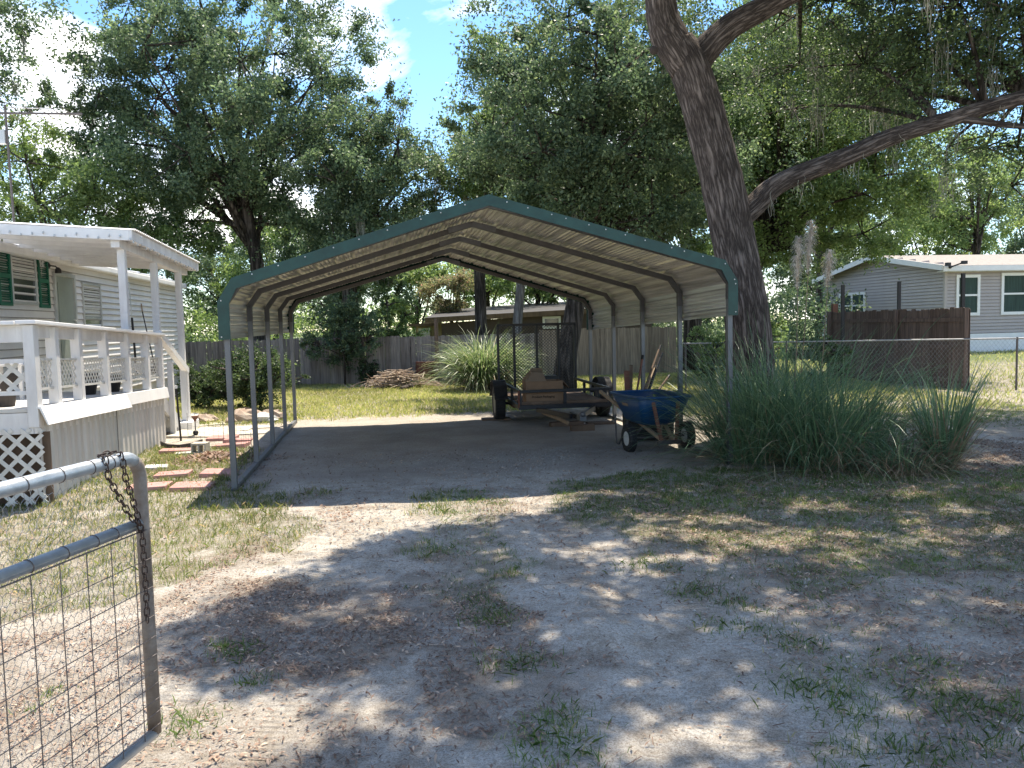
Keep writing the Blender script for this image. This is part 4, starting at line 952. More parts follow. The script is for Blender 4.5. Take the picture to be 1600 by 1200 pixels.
def gwin(x0,x1,z0,z1,side='front',n=1):
    mb=MB(); fw=.11
    def bx(a,b_,c_,d_,o0,o1):
        if side=='front': return (a,b_,-o1,-o0,c_,d_)
        return (-o1,-o0,a,b_,c_,d_)
    for q in ((x0,x1,z0,z0+fw),(x0,x1,z1-fw,z1),(x0,x0+fw,z0+fw,z1-fw),(x1-fw,x1,z0+fw,z1-fw)): mb.box(*bx(*q,.0,.06))
    if n==2: xm=(x0+x1)/2; mb.box(*bx(xm-.06,xm+.06,z0+fw,z1-fw,0,.055))
    zm=(z0+z1)/2; mb.box(*bx(x0+fw,x1-fw,zm-.035,zm+.035,0,.05))
    f=mb.build('window',M['rtrim'],gh); MB().box(*bx(x0+fw,x1-fw,z0+fw,z1-fw,.018,.028)).build('pane',M['curtain'],f)
gwin(.45,1.45,1.62,3.15); gwin(2.35,3.6,1.62,3.2); gwin(5.2,6.4,1.62,3.2); gwin(9,10.2,1.62,3.2)
gwin(4.9,6.9,1.60,2.75,'side',2)
l=MB(); l.lathe([(0,0),(.06,.01),(.06,.04),(0,.05)],(-.1,-ov-.08,ze-.1),10,'y'); l.bar((-.1,-ov-.1,ze-.1),(-.4,-ov-.3,ze-.02),.05); l.bar((-.1,-ov-.1,ze-.1),(.2,-ov-.3,ze+.03),.05); l.box(-.5,-.35,-ov-.42,-ov-.28,ze-.08,ze+.04); l.box(.15,.32,-ov-.42,-ov-.28,ze-.02,ze+.1); l.build('flood_lamp',M['blackrod'],gh)

# rusty barrel, brush pile
q=G(667,597); br=thing('burn_barrel','rusty brown burn barrel standing in front of the grey fence','barrel',(q.x,q.y-.3,0))
MB().lathe([(.29,0),(.29,.2),(.298,.21),(.29,.22),(.29,.42),(.298,.43),(.29,.44),(.29,.63),(.298,.64),(.285,.645),(.275,.63),(.275,.05),(0,.05)],(0,0,0),24).build('body',M['rust'],br)
rr=random.Random(8); q=G(622,606); 
bp_=thing('brush_pile','heap of dry cut branches and sticks beside the burn barrel','brush pile',(q.x,q.y,0))
mb=MB()
for k in range(330):
    a=rr.uniform(0,6.28); rd=abs(rr.gauss(0,.45)); cx_=rd*math.cos(a)*1.15; cy_=rd*math.sin(a)*.6; hh=max(.02,.48-.42*rd)*rr.uniform(.2,1)
    ln=rr.uniform(.4,1.1); az=rr.gauss(0,1.0)+ (0 if rr.random()<.6 else 1.5); sl_=-.45*(cx_/1.1)+rr.gauss(0,.12)
    dv=Vector((math.cos(az),math.sin(az)*.7,sl_)).normalized()*ln/2; c=Vector((cx_,cy_,hh+.03)); p0=c-dv;p1=c+dv; p0.z=max(.01,p0.z);p1.z=max(.01,p1.z)
    mb.tube([p0,p0.lerp(p1,.5)+Vector((rr.uniform(-.03,.03),rr.uniform(-.03,.03),rr.uniform(-.02,.03))),p1],[rr.uniform(.006,.02)]*2+[.004],5)
mb.build('sticks',M['fencebroken'],bp_)
p0=G(626,611);p1=G(664,603); MB().tube([p0-q+Vector((0,0,.06)),p1-q+Vector((0,0,.16))],.05,9).build('log',M['bark2'],bp_)
# TV antenna behind the mobile home
q=D(22,350,15.5); an=thing('tv_antenna','TV antenna on a thin mast rising behind the mobile home roof','antenna',(q.x,15.5,0))
mt_=D(8,172,15.5); MB().tube([(0,0,0),(0,0,q.z),(mt_.x-q.x,0,mt_.z+.1)],.022,8).build('mast',M['wiredark'],an)
b0=D(-60,176,15.5);b1=D(128,178,15.5); bo=Vector((q.x,15.5,0)); MB().bar(b0-bo,b1-bo,.035).build('boom',M['wiredark'],an)
b2=D(10,168,15.5);b3=D(81,170,15.5); b4=D(81,177,15.5); MB().tube([b2-bo,b3-bo,b4-bo],.012,6).build('brace',M['alu'],an)
for u in (-20,0,14,34,53,72,92,110): p=D(u,177,15.5)-bo; MB().tube([p+Vector((-.03,-.28,.06)),p,p+Vector((.03,.28,-.06))],.008,5).build('element',M['wiredark'],an)
p=D(5,212,15.5)-bo; MB().box(p.x-.09,p.x+.06,-.06,.06,p.z-.16,p.z+.1).build('rotor_box',M['alu'],an,bevel=.01)

# ------------------------------------------------------------ utility trailer
tr=thing('utility_trailer','black utility trailer with a raised mesh ramp gate under the right side of the carport','trailer',(.10,12.62,0),.135)
TW,TL,zb0,zr0=1.52,2.65,.31,.62
bk=M['black']
mb=MB().box(0,TW,0,.05,zb0,zb0+.07).box(0,TW,TL-.05,TL,zb0,zb0+.07).box(0,.05,.05,TL-.05,zb0,zb0+.07).box(TW-.05,TW,.05,TL-.05,zb0,zb0+.07)
for yy in (.55,1.1,1.6,2.1): mb.box(.05,TW-.05,yy,yy+.04,zb0,zb0+.05)
mb.build('frame',bk,tr,bevel=.004)
mb=MB()
for k in range(9): mb.box(.055+k*.157,.055+k*.157+.15,.05,TL-.05,zb0+.055,zb0+.085)
mb.build('floor',M['oldwood'],tr)
MB().box(0,TW,.0,.045,zr0-.045,zr0).box(0,.045,.045,TL,zr0-.045,zr0).box(TW-.045,TW,.045,TL,zr0-.045,zr0).build('rail',bk,tr,bevel=.004)
for (x,y) in ((0.002,.003),(TW/2-.03,.003),(TW-.047,.003),(.002,.95),(.002,1.85),(.002,TL-.05),(TW-.047,.95),(TW-.047,1.85),(TW-.047,TL-.05)): MB().box(x,x+.045,y,y+.04,zb0+.07,zr0-.045).build('stake',bk,tr)
MB().box(.05,TW-.05,.046,.06,zb0+.085,zb0+.12).build('front_board',M['oldwood'],tr)
def wheel(par,c,r,w,rim,rr=.5,dirx=-1,name='wheel'):
    c=Vector(c); t=MB(); pf=[(r*rr,-w*.38),(r*.80,-w*.48),(r*.93,-w*.46),(r*.985,-w*.33),(r,-w*.15),(r,w*.15),(r*.985,w*.33),(r*.93,w*.46),(r*.80,w*.48),(r*rr,w*.38),(r*rr,-w*.38)]
    t.lathe(pf,c,28,'x')
    for k in range(36):
        a=2*math.pi*k/36
        p=c+Vector((0,math.cos(a)*r*1.0,math.sin(a)*r*1.0)); d=Vector((0,-math.sin(a),math.cos(a)))
        t.bar(p+Vector((-w*.36,0,0))+d*.004,p+Vector((-w*.04,0,0))-d*.006,.016,.012,up=(0,math.cos(a),math.sin(a))); t.bar(p+Vector((w*.36,0,0))+d*.004,p+Vector((w*.04,0,0))-d*.006,.016,.012,up=(0,math.cos(a),math.sin(a)))
    ty=t.build('wheel',M['rubber'],par,smooth=False)
    rm=MB(); rm.lathe([(r*rr*1.02,-w*.40),(r*rr*.9,-w*.36),(r*rr*.82,-w*.12),(r*rr*.40,-w*.10),(r*rr*.32,-w*.22),(0,-w*.24)],c,24,'x'); rm.lathe([(r*rr*1.02,w*.40),(r*rr*.9,w*.36),(r*rr*.82,w*.12),(r*rr*.40,w*.10),(r*rr*.32,w*.22),(0,w*.24)],c,24,'x')
    rm.build('rim',rim,ty,smooth=False); return ty
for sx in (-1,1):
    x=-.165 if sx<0 else TW+.165
    wheel(tr,(x,1.30,.31),.31,.185,M['galv'],.56)
    mb=MB(); P=[]
    for a in np.linspace(R(5),R(175),12): P.append((x,1.30+.38*math.cos(a),.33+.375*math.sin(a)))
    P=[(x,1.30+.42,.40)]+P[1:-1]+[(x,1.30-.42,.40)]
    vs=[];n=len(P)
    for p in P: vs+=[(p[0]-.115,p[1],p[2]),(p[0]+.115,p[1],p[2])]
    mb.add(vs,[(2*i,2*i+1,2*i+3,2*i+2) for i in range(n-1)]); o=mb.build('fender',M['rubber'],tr); md=o.modifiers.new('t','SOLIDIFY'); md.thickness=.006
MB().tube([(-.1,1.30,.30),(TW+.1,1.30,.30)],.028,10).build('axle',bk,tr)
for x in (.06,TW-.06): MB().box(x-.025,x+.025,.95,1.65,.25,.29).build('leaf_spring',M['rust'],tr)
MB().bar((.30,.0,.30),(.62,-1.05,.30),.05,.07).bar((TW-.30,.0,.30),(.78,-1.05,.30),.05,.07).bar((.70,-.75,.30),(.70,-1.32,.30),.06,.06).build('tongue',bk,tr)
MB().box(.655,.745,-1.50,-1.30,.28,.36).lathe([(.03,.0),(.045,.02),(.045,.05),(.02,.07)],(.70,-1.48,.34),12).build('coupler',M['galv'],tr)
MB().tube([(.36,-.12,.27),(.66,-.62,.15)],.028,10).build('jack',M['handle'],tr)
# mesh ramp gate, stood up at the rear
gy=TL+.02; gz_=1.66
mb=MB()
for (a,b_) in (((.01,gy,.34),(.01,gy,gz_)),((TW-.01,gy,.34),(TW-.01,gy,gz_)),((0,gy,gz_),(TW,gy,gz_)),((0,gy,.36),(TW,gy,.36)),((.32,gy,.36),(.32,gy,gz_)),((.76,gy,.36),(.76,gy,gz_)),((1.18,gy,.36),(1.18,gy,gz_))): mb.bar(a,b_,.046,.046,up=(0,1,0))
rg=mb.build('ramp_gate',bk,tr)
mb=MB(); dx_,dz_=.062,.030; nr=int((gz_-.38)/dz_)
for r_i in range(nr):
    for k in range(int(TW/dx_)):
        x=.02+k*dx_+(dx_/2 if r_i%2 else 0); z=.38+r_i*dz_
        if x+dx_/2>TW-.01: continue
        mb.bar((x,gy+.022,z),(x+dx_/2,gy+.022,z+dz_),.0075,.003,up=(0,1,0)); mb.bar((x,gy+.022,z),(x-dx_/2,gy+.022,z+dz_),.0075,.003,up=(0,1,0))
mb.build('expanded_mesh',bk,rg)
MB().bar((0,-.02,zr0),(0,-.02,.35),.03).build('reflector',M['rust'],tr)
# blocks chocked under and around it
def block(u,v,a,b_,c,rz,lb,mt='oldwood'):
    q=G(u,v); o=MB().box(-a/2,a/2,-b_/2,b_/2,-.02,c).build('wood_block',M[mt],None,bevel=.004); o.location=(q.x,q.y,gz1(q.x,q.y)); o.rotation_euler=(0,0,rz); tag(o,lb,'wood block','wood blocks around the trailer')
block(775,657,.5,.30,.03,.1,'flat plank under the left trailer tyre'); block(910,674,.36,.16,.09,.1,'short block of wood under the trailer tongue'); block(885,667,.55,.14,.07,.25,'longer dark board lying behind the block under the tongue'); block(938,664,.45,.2,.04,.1,'flat board by the right trailer tyre')
# cardboard box with open flaps
bx=thing('cardboard_box','open cardboard box with printed side sitting in the front left of the trailer','box',(.10,12.62,0),.135)
ox,oy,oz=.14,.10,zb0+.087; bw,bd,bh_=.60,.42,.35
mb=MB().box(ox,ox+bw,oy,oy+.006,oz,oz+bh_).box(ox,ox+bw,oy+bd-.006,oy+bd,oz,oz+bh_).box(ox,ox+.006,oy+.007,oy+bd-.007,oz,oz+bh_).box(ox+bw-.006,ox+bw,oy+.007,oy+bd-.007,oz,oz+bh_).box(ox+.007,ox+bw-.007,oy+.007,oy+bd-.007,oz,oz+.006)
mb.build('body',M['card'],bx)
zt_=oz+bh_
for nm,vs in (('a',[(ox,oy,zt_),(ox+.33,oy,zt_),(ox+.30,oy+.13,zt_+.13),(ox+.10,oy+.13,zt_+.15)]),('b',[(ox,oy+bd,zt_),(ox,oy,zt_),(ox+.12,oy+.05,zt_+.15),(ox+.12,oy+bd-.05,zt_+.16)]),('c',[(ox,oy+bd,zt_),(ox+bw*.6,oy+bd,zt_),(ox+bw*.52,oy+bd-.12,zt_+.19),(ox+.14,oy+bd-.12,zt_+.2)]),('d',[(ox+bw,oy,zt_),(ox+bw,oy+bd,zt_),(ox+bw+.1,oy+bd,zt_-.12),(ox+bw+.1,oy,zt_-.12)])):
    o=MB().add(vs,[(0,1,2,3)]).build('flap',M['cardin'],bx); md=o.modifiers.new('t','SOLIDIFY'); md.thickness=.005
cu=bpy.data.curves.new('t','FONT'); cu.body='Product Packaging'; cu.size=.05; cu.align_x='CENTER'; cu.extrude=.0004; cu.offset=.0012
to=bpy.data.objects.new('t',cu); COL.objects.link(to); dg=bpy.context.evaluated_depsgraph_get(); me=bpy.data.meshes.new_from_object(to.evaluated_get(dg)); bpy.data.objects.remove(to)
for v in me.vertices: v.co=Vector((v.co.x+ox+bw*.46,oy-.0015,v.co.y+oz+.085))
link('printed_text',me,M['ink'],bx)
o=MB().box(.42,.76,.56,.82,oz,oz+.40).build('storage_box',M['black'],None,bevel=.01); o.location=(.10,12.62,0); o.rotation_euler=(0,0,.135); tag(o,'dark box with a loose lid behind the open cardboard box','box')

# ------------------------------------------------------------ wheelbarrow
wb=thing('wheelbarrow','blue two wheeled wheelbarrow parked beside the trailer','wheelbarrow',(1.87,10.22,0),R(193.3))
wheel(wb,(.40,0,.175),.175,.10,M['rim'],.52); wheel(wb,(-.40,0,.175),.175,.10,M['rim'],.52)
MB().tube([(-.36,0,.175),(.36,0,.175)],.012,8).build('axle',M['galvdark'],wb)
def rrect(x0,x1,y0,y1,z,r,n=5):
    P=[]
    for cx_,cy_,a0 in ((x1-r,y1-r,0),(x0+r,y1-r,90),(x0+r,y0+r,180),(x1-r,y0+r,270)):
        for k in range(n): a=R(a0+90*k/(n-1)); P.append(Vector((cx_+r*math.cos(a),cy_+r*math.sin(a),z)))
    return P
def loft(mb,Ls,capb=True):
    n=len(Ls[0]); vs=[p for L_ in Ls for p in L_]; fs=[(i*n+j,i*n+(j+1)%n,(i+1)*n+(j+1)%n,(i+1)*n+j) for i in range(len(Ls)-1) for j in range(n)]
    if capb: fs.append(tuple(range(n-1,-1,-1)))
    mb.add(vs,fs)
mb=MB(); loft(mb,[rrect(-.19,.19,-.52,.02,.33,.07),rrect(-.24,.24,-.58,.08,.36,.08),rrect(-.30,.30,-.68,.18,.52,.09),rrect(-.355,.355,-.80,.27,.70,.09)])
o=mb.build('tub',M['blue'],wb,smooth=True); md=o.modifiers.new('t','SOLIDIFY'); md.thickness=.006
P=rrect(-.365,.365,-.81,.28,.705,.09); MB().tube(P,.017,8,closed=True).build('tub_rim',M['bluerim'],o,smooth=True)
MB().box(.322,.327,-.42,-.22,.565,.60).xform(lambda v:Vector((v.x+(v.z-.58)*.3,v.y,v.z))).build('small_sticker',M['handle'],o)
for sx in (-1,1):
    MB().bar((sx*.06,.34,.15),(sx*.36,-1.18,.69),.042,.042).build('handle',M['handle'],wb,bevel=.006)
    MB().bar((sx*.10,.32,.17),(sx*.17,.235,.66),.045,.016,up=(0,1,0)).build('front_brace',M['redwood'],wb)
    MB().tube([(sx*.24,-.42,.36),(sx*.30,-.62,.01),(sx*.30,-.72,.01),(sx*.29,-.78,.40)],.013,6).build('rear_leg',M['galvdark'],wb)
    MB().bar((sx*.20,-.05,.30),(sx*.34,.0,.19),.04,.01).build('axle_bracket',M['galvdark'],wb)
MB().bar((-.15,.33,.15),(.15,.33,.15),.04,.05).build('nose_bar',M['galvdark'],wb)
mb=MB(); rr=random.Random(4)
for k in range(26):
    c=Vector((rr.uniform(-.12,.10),rr.uniform(-.25,.0),.62+rr.uniform(0,.08))); a=rr.uniform(0,6.28); d=Vector((math.cos(a),math.sin(a),rr.uniform(-.3,.6)))*.05; e=Vector((-d.y,d.x,.01))*.5
    mb.add([c-d,c+e,c+d,c-e],[(0,1,2,3)])
mb.box(-.2,.2,-.5,.0,.45,.60); o=mb.build('garden_waste',M['leafB'],None); o.location=(1.87,10.22,0); o.rotation_euler=(0,0,R(193.3)); tag(o,'green leaves heaped inside the blue wheelbarrow','leaves')
# long handled tools leaning behind the barrow
def stick(name,u0,v0,u1,v1,y0,y1,r,mt,lb,sq=False):
    t=D(u0,v0,y0); b_=D(u1,v1,y1); d=(b_-t); b_=t+d*((t.z-.12)/max(.2,(t.z-b_.z))); b_.x=min(max(b_.x,1.62),2.2); b_.y=min(max(b_.y,11.02),11.3); b_.z=.12
    o_=thing(name,lb,'garden tool',(b_.x,b_.y,0),0,'long handled tools leaning behind the wheelbarrow'); 
    if sq: MB().bar((0,0,.0),t-b_,r*2.6,r).build('plank',M[mt],o_)
    else:
        MB().tube([(0,0,.0),(t-b_)*.5+Vector((.008,0,.1)),t-b_],r,8).build('handle',M[mt],o_)
        MB().tube([(t-b_)*.97,(t-b_)*1.02],r*1.25,8).build('grip',M['blackrod'],o_)
tb_=MB(); q0=[rrect(1.56,2.24,10.98,11.34,z,.05) for z in (.03,.6)]; loft(tb_,q0); o=tb_.build('tool_bin',M['black'],None); md=o.modifiers.new('t','SOLIDIFY'); md.thickness=.012; tag(o,'dark bin behind the wheelbarrow holding the long handled tools','bin')
stick('shovel',1031,530,994,606,11.9,11.2,.017,'oldwood','longest shovel handle, sloping up to the right past the third right post')
stick('shovel',1033,541,1016,606,11.6,11.2,.021,'blackrod','dark thick handle tool, rightmost of the leaning tools')
stick('rake',1004,545,993,607,11.6,11.2,.016,'redwood','reddish upright handle leaning next to the third right post')
stick('plank_piece',979,567,976,608,11.6,11.4,.03,'redwood','short reddish plank, leftmost of the leaning tools',True)
stick('plank_piece',986,558,982,608,11.7,11.4,.02,'oldwood','brown thin board next to the leftmost reddish plank',True)
stick('hoe',1024,560,1004,606,11.8,11.3,.015,'handle','lighter thin handle between the two dark ones')
stick('shovel',1045,575,1030,607,11.8,11.3,.015,'oldwood','low brown handle beside the second right post')

# ------------------------------------------------------------ plants
def ribbons(name,P,Wv,mt,parent=None):
    n,k,_=P.shape; V=np.empty((n,k,2,3),np.float32); V[:,:,0]=P-Wv; V[:,:,1]=P+Wv
    me=bpy.data.meshes.new(name); me.vertices.add(n*k*2); me.vertices.foreach_set('co',V.reshape(-1))
    b0=(np.arange(n)*k*2)[:,None]+(np.arange(k-1)*2)[None,:]; Fq=np.stack([b0,b0+1,b0+3,b0+2],-1).reshape(-1).astype(np.int32)
    me.loops.add(len(Fq)); me.loops.foreach_set('vertex_index',Fq); q=len(Fq)//4
    me.polygons.add(q); me.polygons.foreach_set('loop_start',np.arange(0,q*4,4,dtype=np.int32)); me.polygons.foreach_set('loop_total',np.full(q,4,dtype=np.int32)); me.polygons.foreach_set('use_smooth',np.ones(q,bool)); me.update(calc_edges=True)
    return link(name,me,mt,parent)
def grassplant(rng,n,rad,Lmin,Lmax,wd,lean,droop,k=9,aim=None,z0=0):
    a=rng.uniform(0,2*np.pi,n); r=rad*np.sqrt(rng.uniform(0,1,n)); base=np.stack([r*np.cos(a),r*np.sin(a),np.full(n,z0)],-1)
    a2=a+rng.normal(0,.7,n); ln=rng.uniform(Lmin,Lmax,n); le=np.abs(rng.normal(0,lean,n))+.08+ .35*r/max(rad,.01)*lean
    d=np.stack([np.cos(a2)*np.sin(le),np.sin(a2)*np.sin(le),np.cos(le)],-1)
    if aim is not None: d=d+np.array(aim)
    P=np.zeros((n,k,3)); P[:,0]=base; st=ln/(k-1); dr=rng.uniform(.4,1.5,n)*droop
    for i in range(1,k):
        d=d/np.linalg.norm(d,axis=1)[:,None]; P[:,i]=P[:,i-1]+d*st[:,None]; hz=np.stack([np.cos(a2),np.sin(a2),0*a2],-1)
        d=d+(np.array([0,0,-1.])[None]*.9+hz*.35)*(dr*(i/k)**1.2)[:,None]+rng.normal(0,.02,(n,3))
    P[:,:,2]=np.maximum(P[:,:,2],.012+.02*rng.random((n,1)))
    t=np.linspace(0,1,k); prof_=np.clip(np.minimum(1,.55+t*1.5)*(1-t**3)+.02,0,1)
    sd=rng.normal(0,.35,n)+a2+np.pi/2; Wv=np.stack([np.cos(sd),np.sin(sd),rng.normal(0,.25,n)],-1)[:,None,:]*(prof_[None,:,None]*(wd*rng.uniform(.6,1.2,n)/2)[:,None,None])
    return P,Wv
def pampas(x,y,rad,n,L0,L1,lab,seed,mt='pampas',wd=.012,lean=.35,droop=.30,dead=.3,group=None,name='pampas_grass'):
    rg=np.random.default_rng(seed); t=thing(name,lab,'ornamental grass',(x,y,gz1(x,y)-.02),0,group)
    P,Wv=grassplant(rg,n,rad,L0,L1,wd,lean,droop); ribbons('blades',P,Wv,M[mt],t)
    nd=int(n*dead)
    if nd: P,Wv=grassplant(rg,nd,rad*1.15,L0*.5,L1*.75,wd*.9,lean*1.9,droop*1.6); ribbons('dead_blades',P,Wv,M['pampasdead'],t)
    return t
g_='pampas grass clumps right of the carport'
pampas(2.72,9.2,.32,480,1.1,1.85,'leftmost green pampas clump, arching around the front right carport post',1,group=g_,wd=.011,lean=.55,droop=.42)
pampas(3.15,9.7,.44,600,1.25,2.1,'tall pampas clump directly in front of the big oak trunk',2,group=g_,wd=.012,lean=.48,droop=.38)
pampas(3.45,8.95,.40,560,1.05,1.8,'front centre pampas clump below the feathery plumes',3,group=g_,wd=.012,dead=.5,lean=.5,droop=.40)
pampas(4.0,9.3,.40,360,.8,1.35,'pampas clump with drier tan leaves in front of the brown panels',4,group=g_,wd=.012,dead=.9,lean=.5,droop=.38)
pampas(4.15,8.5,.32,240,.5,.95,'low mostly dead pampas tussock at the front right of the group',5,group=g_,wd=.011,dead=2.6,lean=.6,droop=.55)
pampas(4.62,8.5,.13,170,.85,1.45,'narrow upright pampas clump standing apart at the right end',6,group=g_,wd=.014,lean=.17,droop=.26,dead=1.1)
for (x_,y_,sd) in ((3.0,9.4,61),(3.7,9.1,62),(2.7,9.2,63),(4.1,9.2,64)):
    rg=np.random.default_rng(sd); P,Wv=grassplant(rg,60,.3,1.5,2.2,.011,.55,.42,11); t=[o for o in bpy.data.objects if o.name.startswith('pampas_grass') and o.parent is None]
    t=min(t,key=lambda o:(o.location.x-x_)**2+(o.location.y-y_)**2); ribbons('arching_blades',P,Wv,M['pampas'],t)
def plumes(q,tops,lab,seed=1):
    rr=np.random.default_rng(seed); t=thing('pampas_plume',lab,'plume',(q.x,q.y,0),0,'feathery plumes rising from the pampas grass'); (tx,ty,tz,l)=tops
    top=Vector((tx,ty,tz))-Vector((q.x,q.y,0)); MB().tube([(0,0,0),top*.5+Vector((.02,0,0)),top],[.007,.006,.003],6).build('stem',M['pampasdead'],t)
    n=520; s=rr.uniform(0,1,n); b_=np.array(top)[None]-np.array([0,0,1.])[None]*(s*l)[:,None]; b_[:,0]-=(top.x/top.z)*(s*l); b_[:,1]-=(top.y/top.z)*(s*l)
    a=rr.uniform(0,6.28,n); ln=rr.uniform(.08,.19,n)*(.45+np.sin(np.pi*np.clip(s*.9+.1,0,1))*.8); k=4; P=np.zeros((n,k,3)); P[:,0]=b_; d=np.stack([np.cos(a)*.5,np.sin(a)*.5,np.full(n,.75)],-1)
    for i in range(1,k): P[:,i]=P[:,i-1]+d*(ln/(k-1))[:,None]; d=d+np.array([0,0,-.65])
    Wv=np.stack([-np.sin(a),np.cos(a),0*a],-1)[:,None,:]*np.array([.003,.004,.003,.001])[None,:,None]*np.ones((n,1,1)); ribbons('feathers',P,Wv,M['plume'],t)
bq=Vector((3.45,9.5,0))
for (u,v,yy,l,lb,sd,dx) in ((1268,347,9.7,.62,'tallest cream plume, in the middle of the three',1,0),(1248,372,9.5,.6,'cream plume on the left of the three',2,-.1),(1297,393,9.6,.42,'smallest and faintest plume, on the right of the three',3,.2)):
    p=D(u,v,yy); plumes(Vector((bq.x+dx,yy+.05,0)),(p.x,p.y,p.z,l),lb,sd)
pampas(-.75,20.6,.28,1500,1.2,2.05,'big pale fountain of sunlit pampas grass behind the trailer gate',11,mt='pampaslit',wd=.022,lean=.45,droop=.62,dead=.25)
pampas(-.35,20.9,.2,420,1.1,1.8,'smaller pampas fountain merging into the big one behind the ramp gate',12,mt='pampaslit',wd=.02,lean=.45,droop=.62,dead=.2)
for k,(u,v,n,L0,L1,lb) in enumerate(((915,582,70,.5,.9,'spiky green plant at the foot of the tan fence'),(1420,600,40,.25,.45,'little yellowing plant in front of the brown panels'))):
    q=G(u,v); pampas(q.x,q.y,.08,n,L0,L1,lb,20+k,mt='leafshrub' if k==0 else 'drygrass',wd=.05 if k==0 else .03,lean=.7,droop=.2,dead=0,name='spiky_plant')

# ---- foliage
def leafquads(C,rad,per,size,rng,flat=.8,up=.25):
    n=len(C)*per; c=np.repeat(C,per,0); r=np.repeat(rad,per)
    d=rng.normal(0,1,(n,3)); d/=np.linalg.norm(d,axis=1)[:,None]; rr_=r*rng.uniform(.0,1,n)**.6
    e=rng.normal(0,1,(len(C),3))*np.array([1,1,.7])+np.array([0,0,-.25]); e/=np.linalg.norm(e,axis=1)[:,None]; e=np.repeat(e,per,0)
    p=c+d*(rr_*.78)[:,None]*np.array([1,1,flat])+e*(r*rng.normal(0,.62,n))[:,None]
    a=d*.5+rng.normal(0,.8,(n,3))+np.array([0,0,-.15]); a/=np.linalg.norm(a,axis=1)[:,None]
    b_=np.cross(a,rng.normal(0,1,(n,3))+np.array([0,0,up*4*0])); b_/=np.linalg.norm(b_,axis=1)[:,None]
    s=size*rng.uniform(.6,1.25,n)[:,None]
    return np.stack([p-a*s*.5,p+b_*s*.27,p+a*s*.5,p-b_*s*.27],1)
def bez(a,b_,sag,n=7):
    m_=(a+b_)/2+sag; return [a*(1-t)**2+m_*2*t*(1-t)+b_*t**2 for t in np.linspace(0,1,n)]
def tree(name,label,x,y,tr_r,fork,cc,cr_,nl,nleaf,lsize,mt,seed,barkm='bark2',group=None,moss=0,trunk=True,cat='tree',lean=(0,0),clus=.55,lobe=.42,fill=.5):
    """x,y base; fork height; cc crown centre (relative), cr_ crown radii"""
    rng=np.random.default_rng(seed); rr=random.Random(seed)
    t=thing(name,label,cat,(x,y,gz1(x,y)-.05),0,group); cc=np.array(cc,float); cr_=np.array(cr_,float)
    L_=[]
    tries=0
    while len(L_)<nl and tries<4000:
        tries+=1
        d=rng.normal(0,1,3); d/=np.linalg.norm(d); k=rng.uniform(.35,.78)
        if len(L_)<nl*fill: k=rng.uniform(.62,.8)
        p=d*k
        if all(np.linalg.norm(p-q[0])>.30 for q in L_) or tries>2500: L_.append((p,rng.uniform(.7,1.15)*lobe*(1.15-.35*k)))
    cents=[];rads=[];tb=MB()
    forkp=Vector((lean[0]*fork,lean[1]*fork,fork))
    if trunk:
        top=Vector((cc[0],cc[1],cc[2]+cr_[2]*.35))
        pts=[Vector((0,0,-.1)),Vector((lean[0]*.3*fork,lean[1]*.3*fork,fork*.35)),forkp]+[forkp.lerp(top,q)+Vector((rr.uniform(-.2,.2),rr.uniform(-.2,.2),0))*q for q in (.35,.7,1)]
        rs=[tr_r*1.25,tr_r*1.02,tr_r*.9,tr_r*.6,tr_r*.35,tr_r*.08]
        tb.tube(pts,rs,12)
    for (p,lr) in L_:
        c=cc+p*cr_; c=Vector(c)
        if trunk:
            s=forkp.lerp(Vector(cc),rr.uniform(0,.75)); s.z=min(s.z,c.z-.1) if c.z>fork else forkp.z
            s=Vector((forkp.x+(cc[0]-forkp.x)*max(0,(s.z-fork))/max(.1,cc[2]-fork),forkp.y+(cc[1]-forkp.y)*max(0,(s.z-fork))/max(.1,cc[2]-fork),s.z))
            ln=(c-s).length; tb.tube(bez(s,c,Vector((0,0,rr.uniform(-.05,.16)*ln))),np.linspace(tr_r*.34,.02,7),6)
        ns=max(5,int(11*lr/.42*1.4)); 
        for k in range(ns):
            d=rng.normal(0,1,3); d/=np.linalg.norm(d); d[2]=d[2]*.75+.1
            q=np.array(c)+d*cr_*lr*rng.uniform(.3,1.3); cents.append(q); rads.append(clus*rng.uniform(.4,1.35)*(cr_.mean()/4)**.5)
            if trunk and k%2==0: tb.tube(bez(c,Vector(q),Vector((0,0,rr.uniform(-.1,.2))),4),np.linspace(.028,.006,4),4)
    C=np.array(cents);Rr=np.array(rads)
    per=max(20,nleaf//len(C)); Vq=leafquads(C,Rr,per,lsize*.9,rng)
    quads('crown',Vq,M[mt],t)
    if trunk: tb.build('trunk',M[barkm],t,smooth=True)
    if moss: add_moss(t,C[rng.choice(len(C),moss)],rng)
    return t
def add_moss(t,C,rng,L0=.4,L1=1.5,per=26,wd=.010):
    for c in C:
        n=per; k=6; ln=rng.uniform(L0,L1)*rng.uniform(.3,1,n); b_=c[None]+rng.normal(0,.07,(n,3)); Q=np.zeros((n,k,3)); Q[:,0]=b_
        for i in range(1,k): Q[:,i]=Q[:,i-1]+np.array([0,0,-1.])*(ln/(k-1))[:,None]+rng.normal(0,.022,(n,3))
        a=rng.uniform(0,6.28,n); ribbons('spanish_moss',Q,np.stack([np.cos(a),np.sin(a),0*a],-1)[:,None,:]*np.array([.4,1,1,.9,.6,.1])[None,:,None]*wd*np.ones((n,1,1)),M['moss'],t)

gT='tall trees standing behind the board fence'
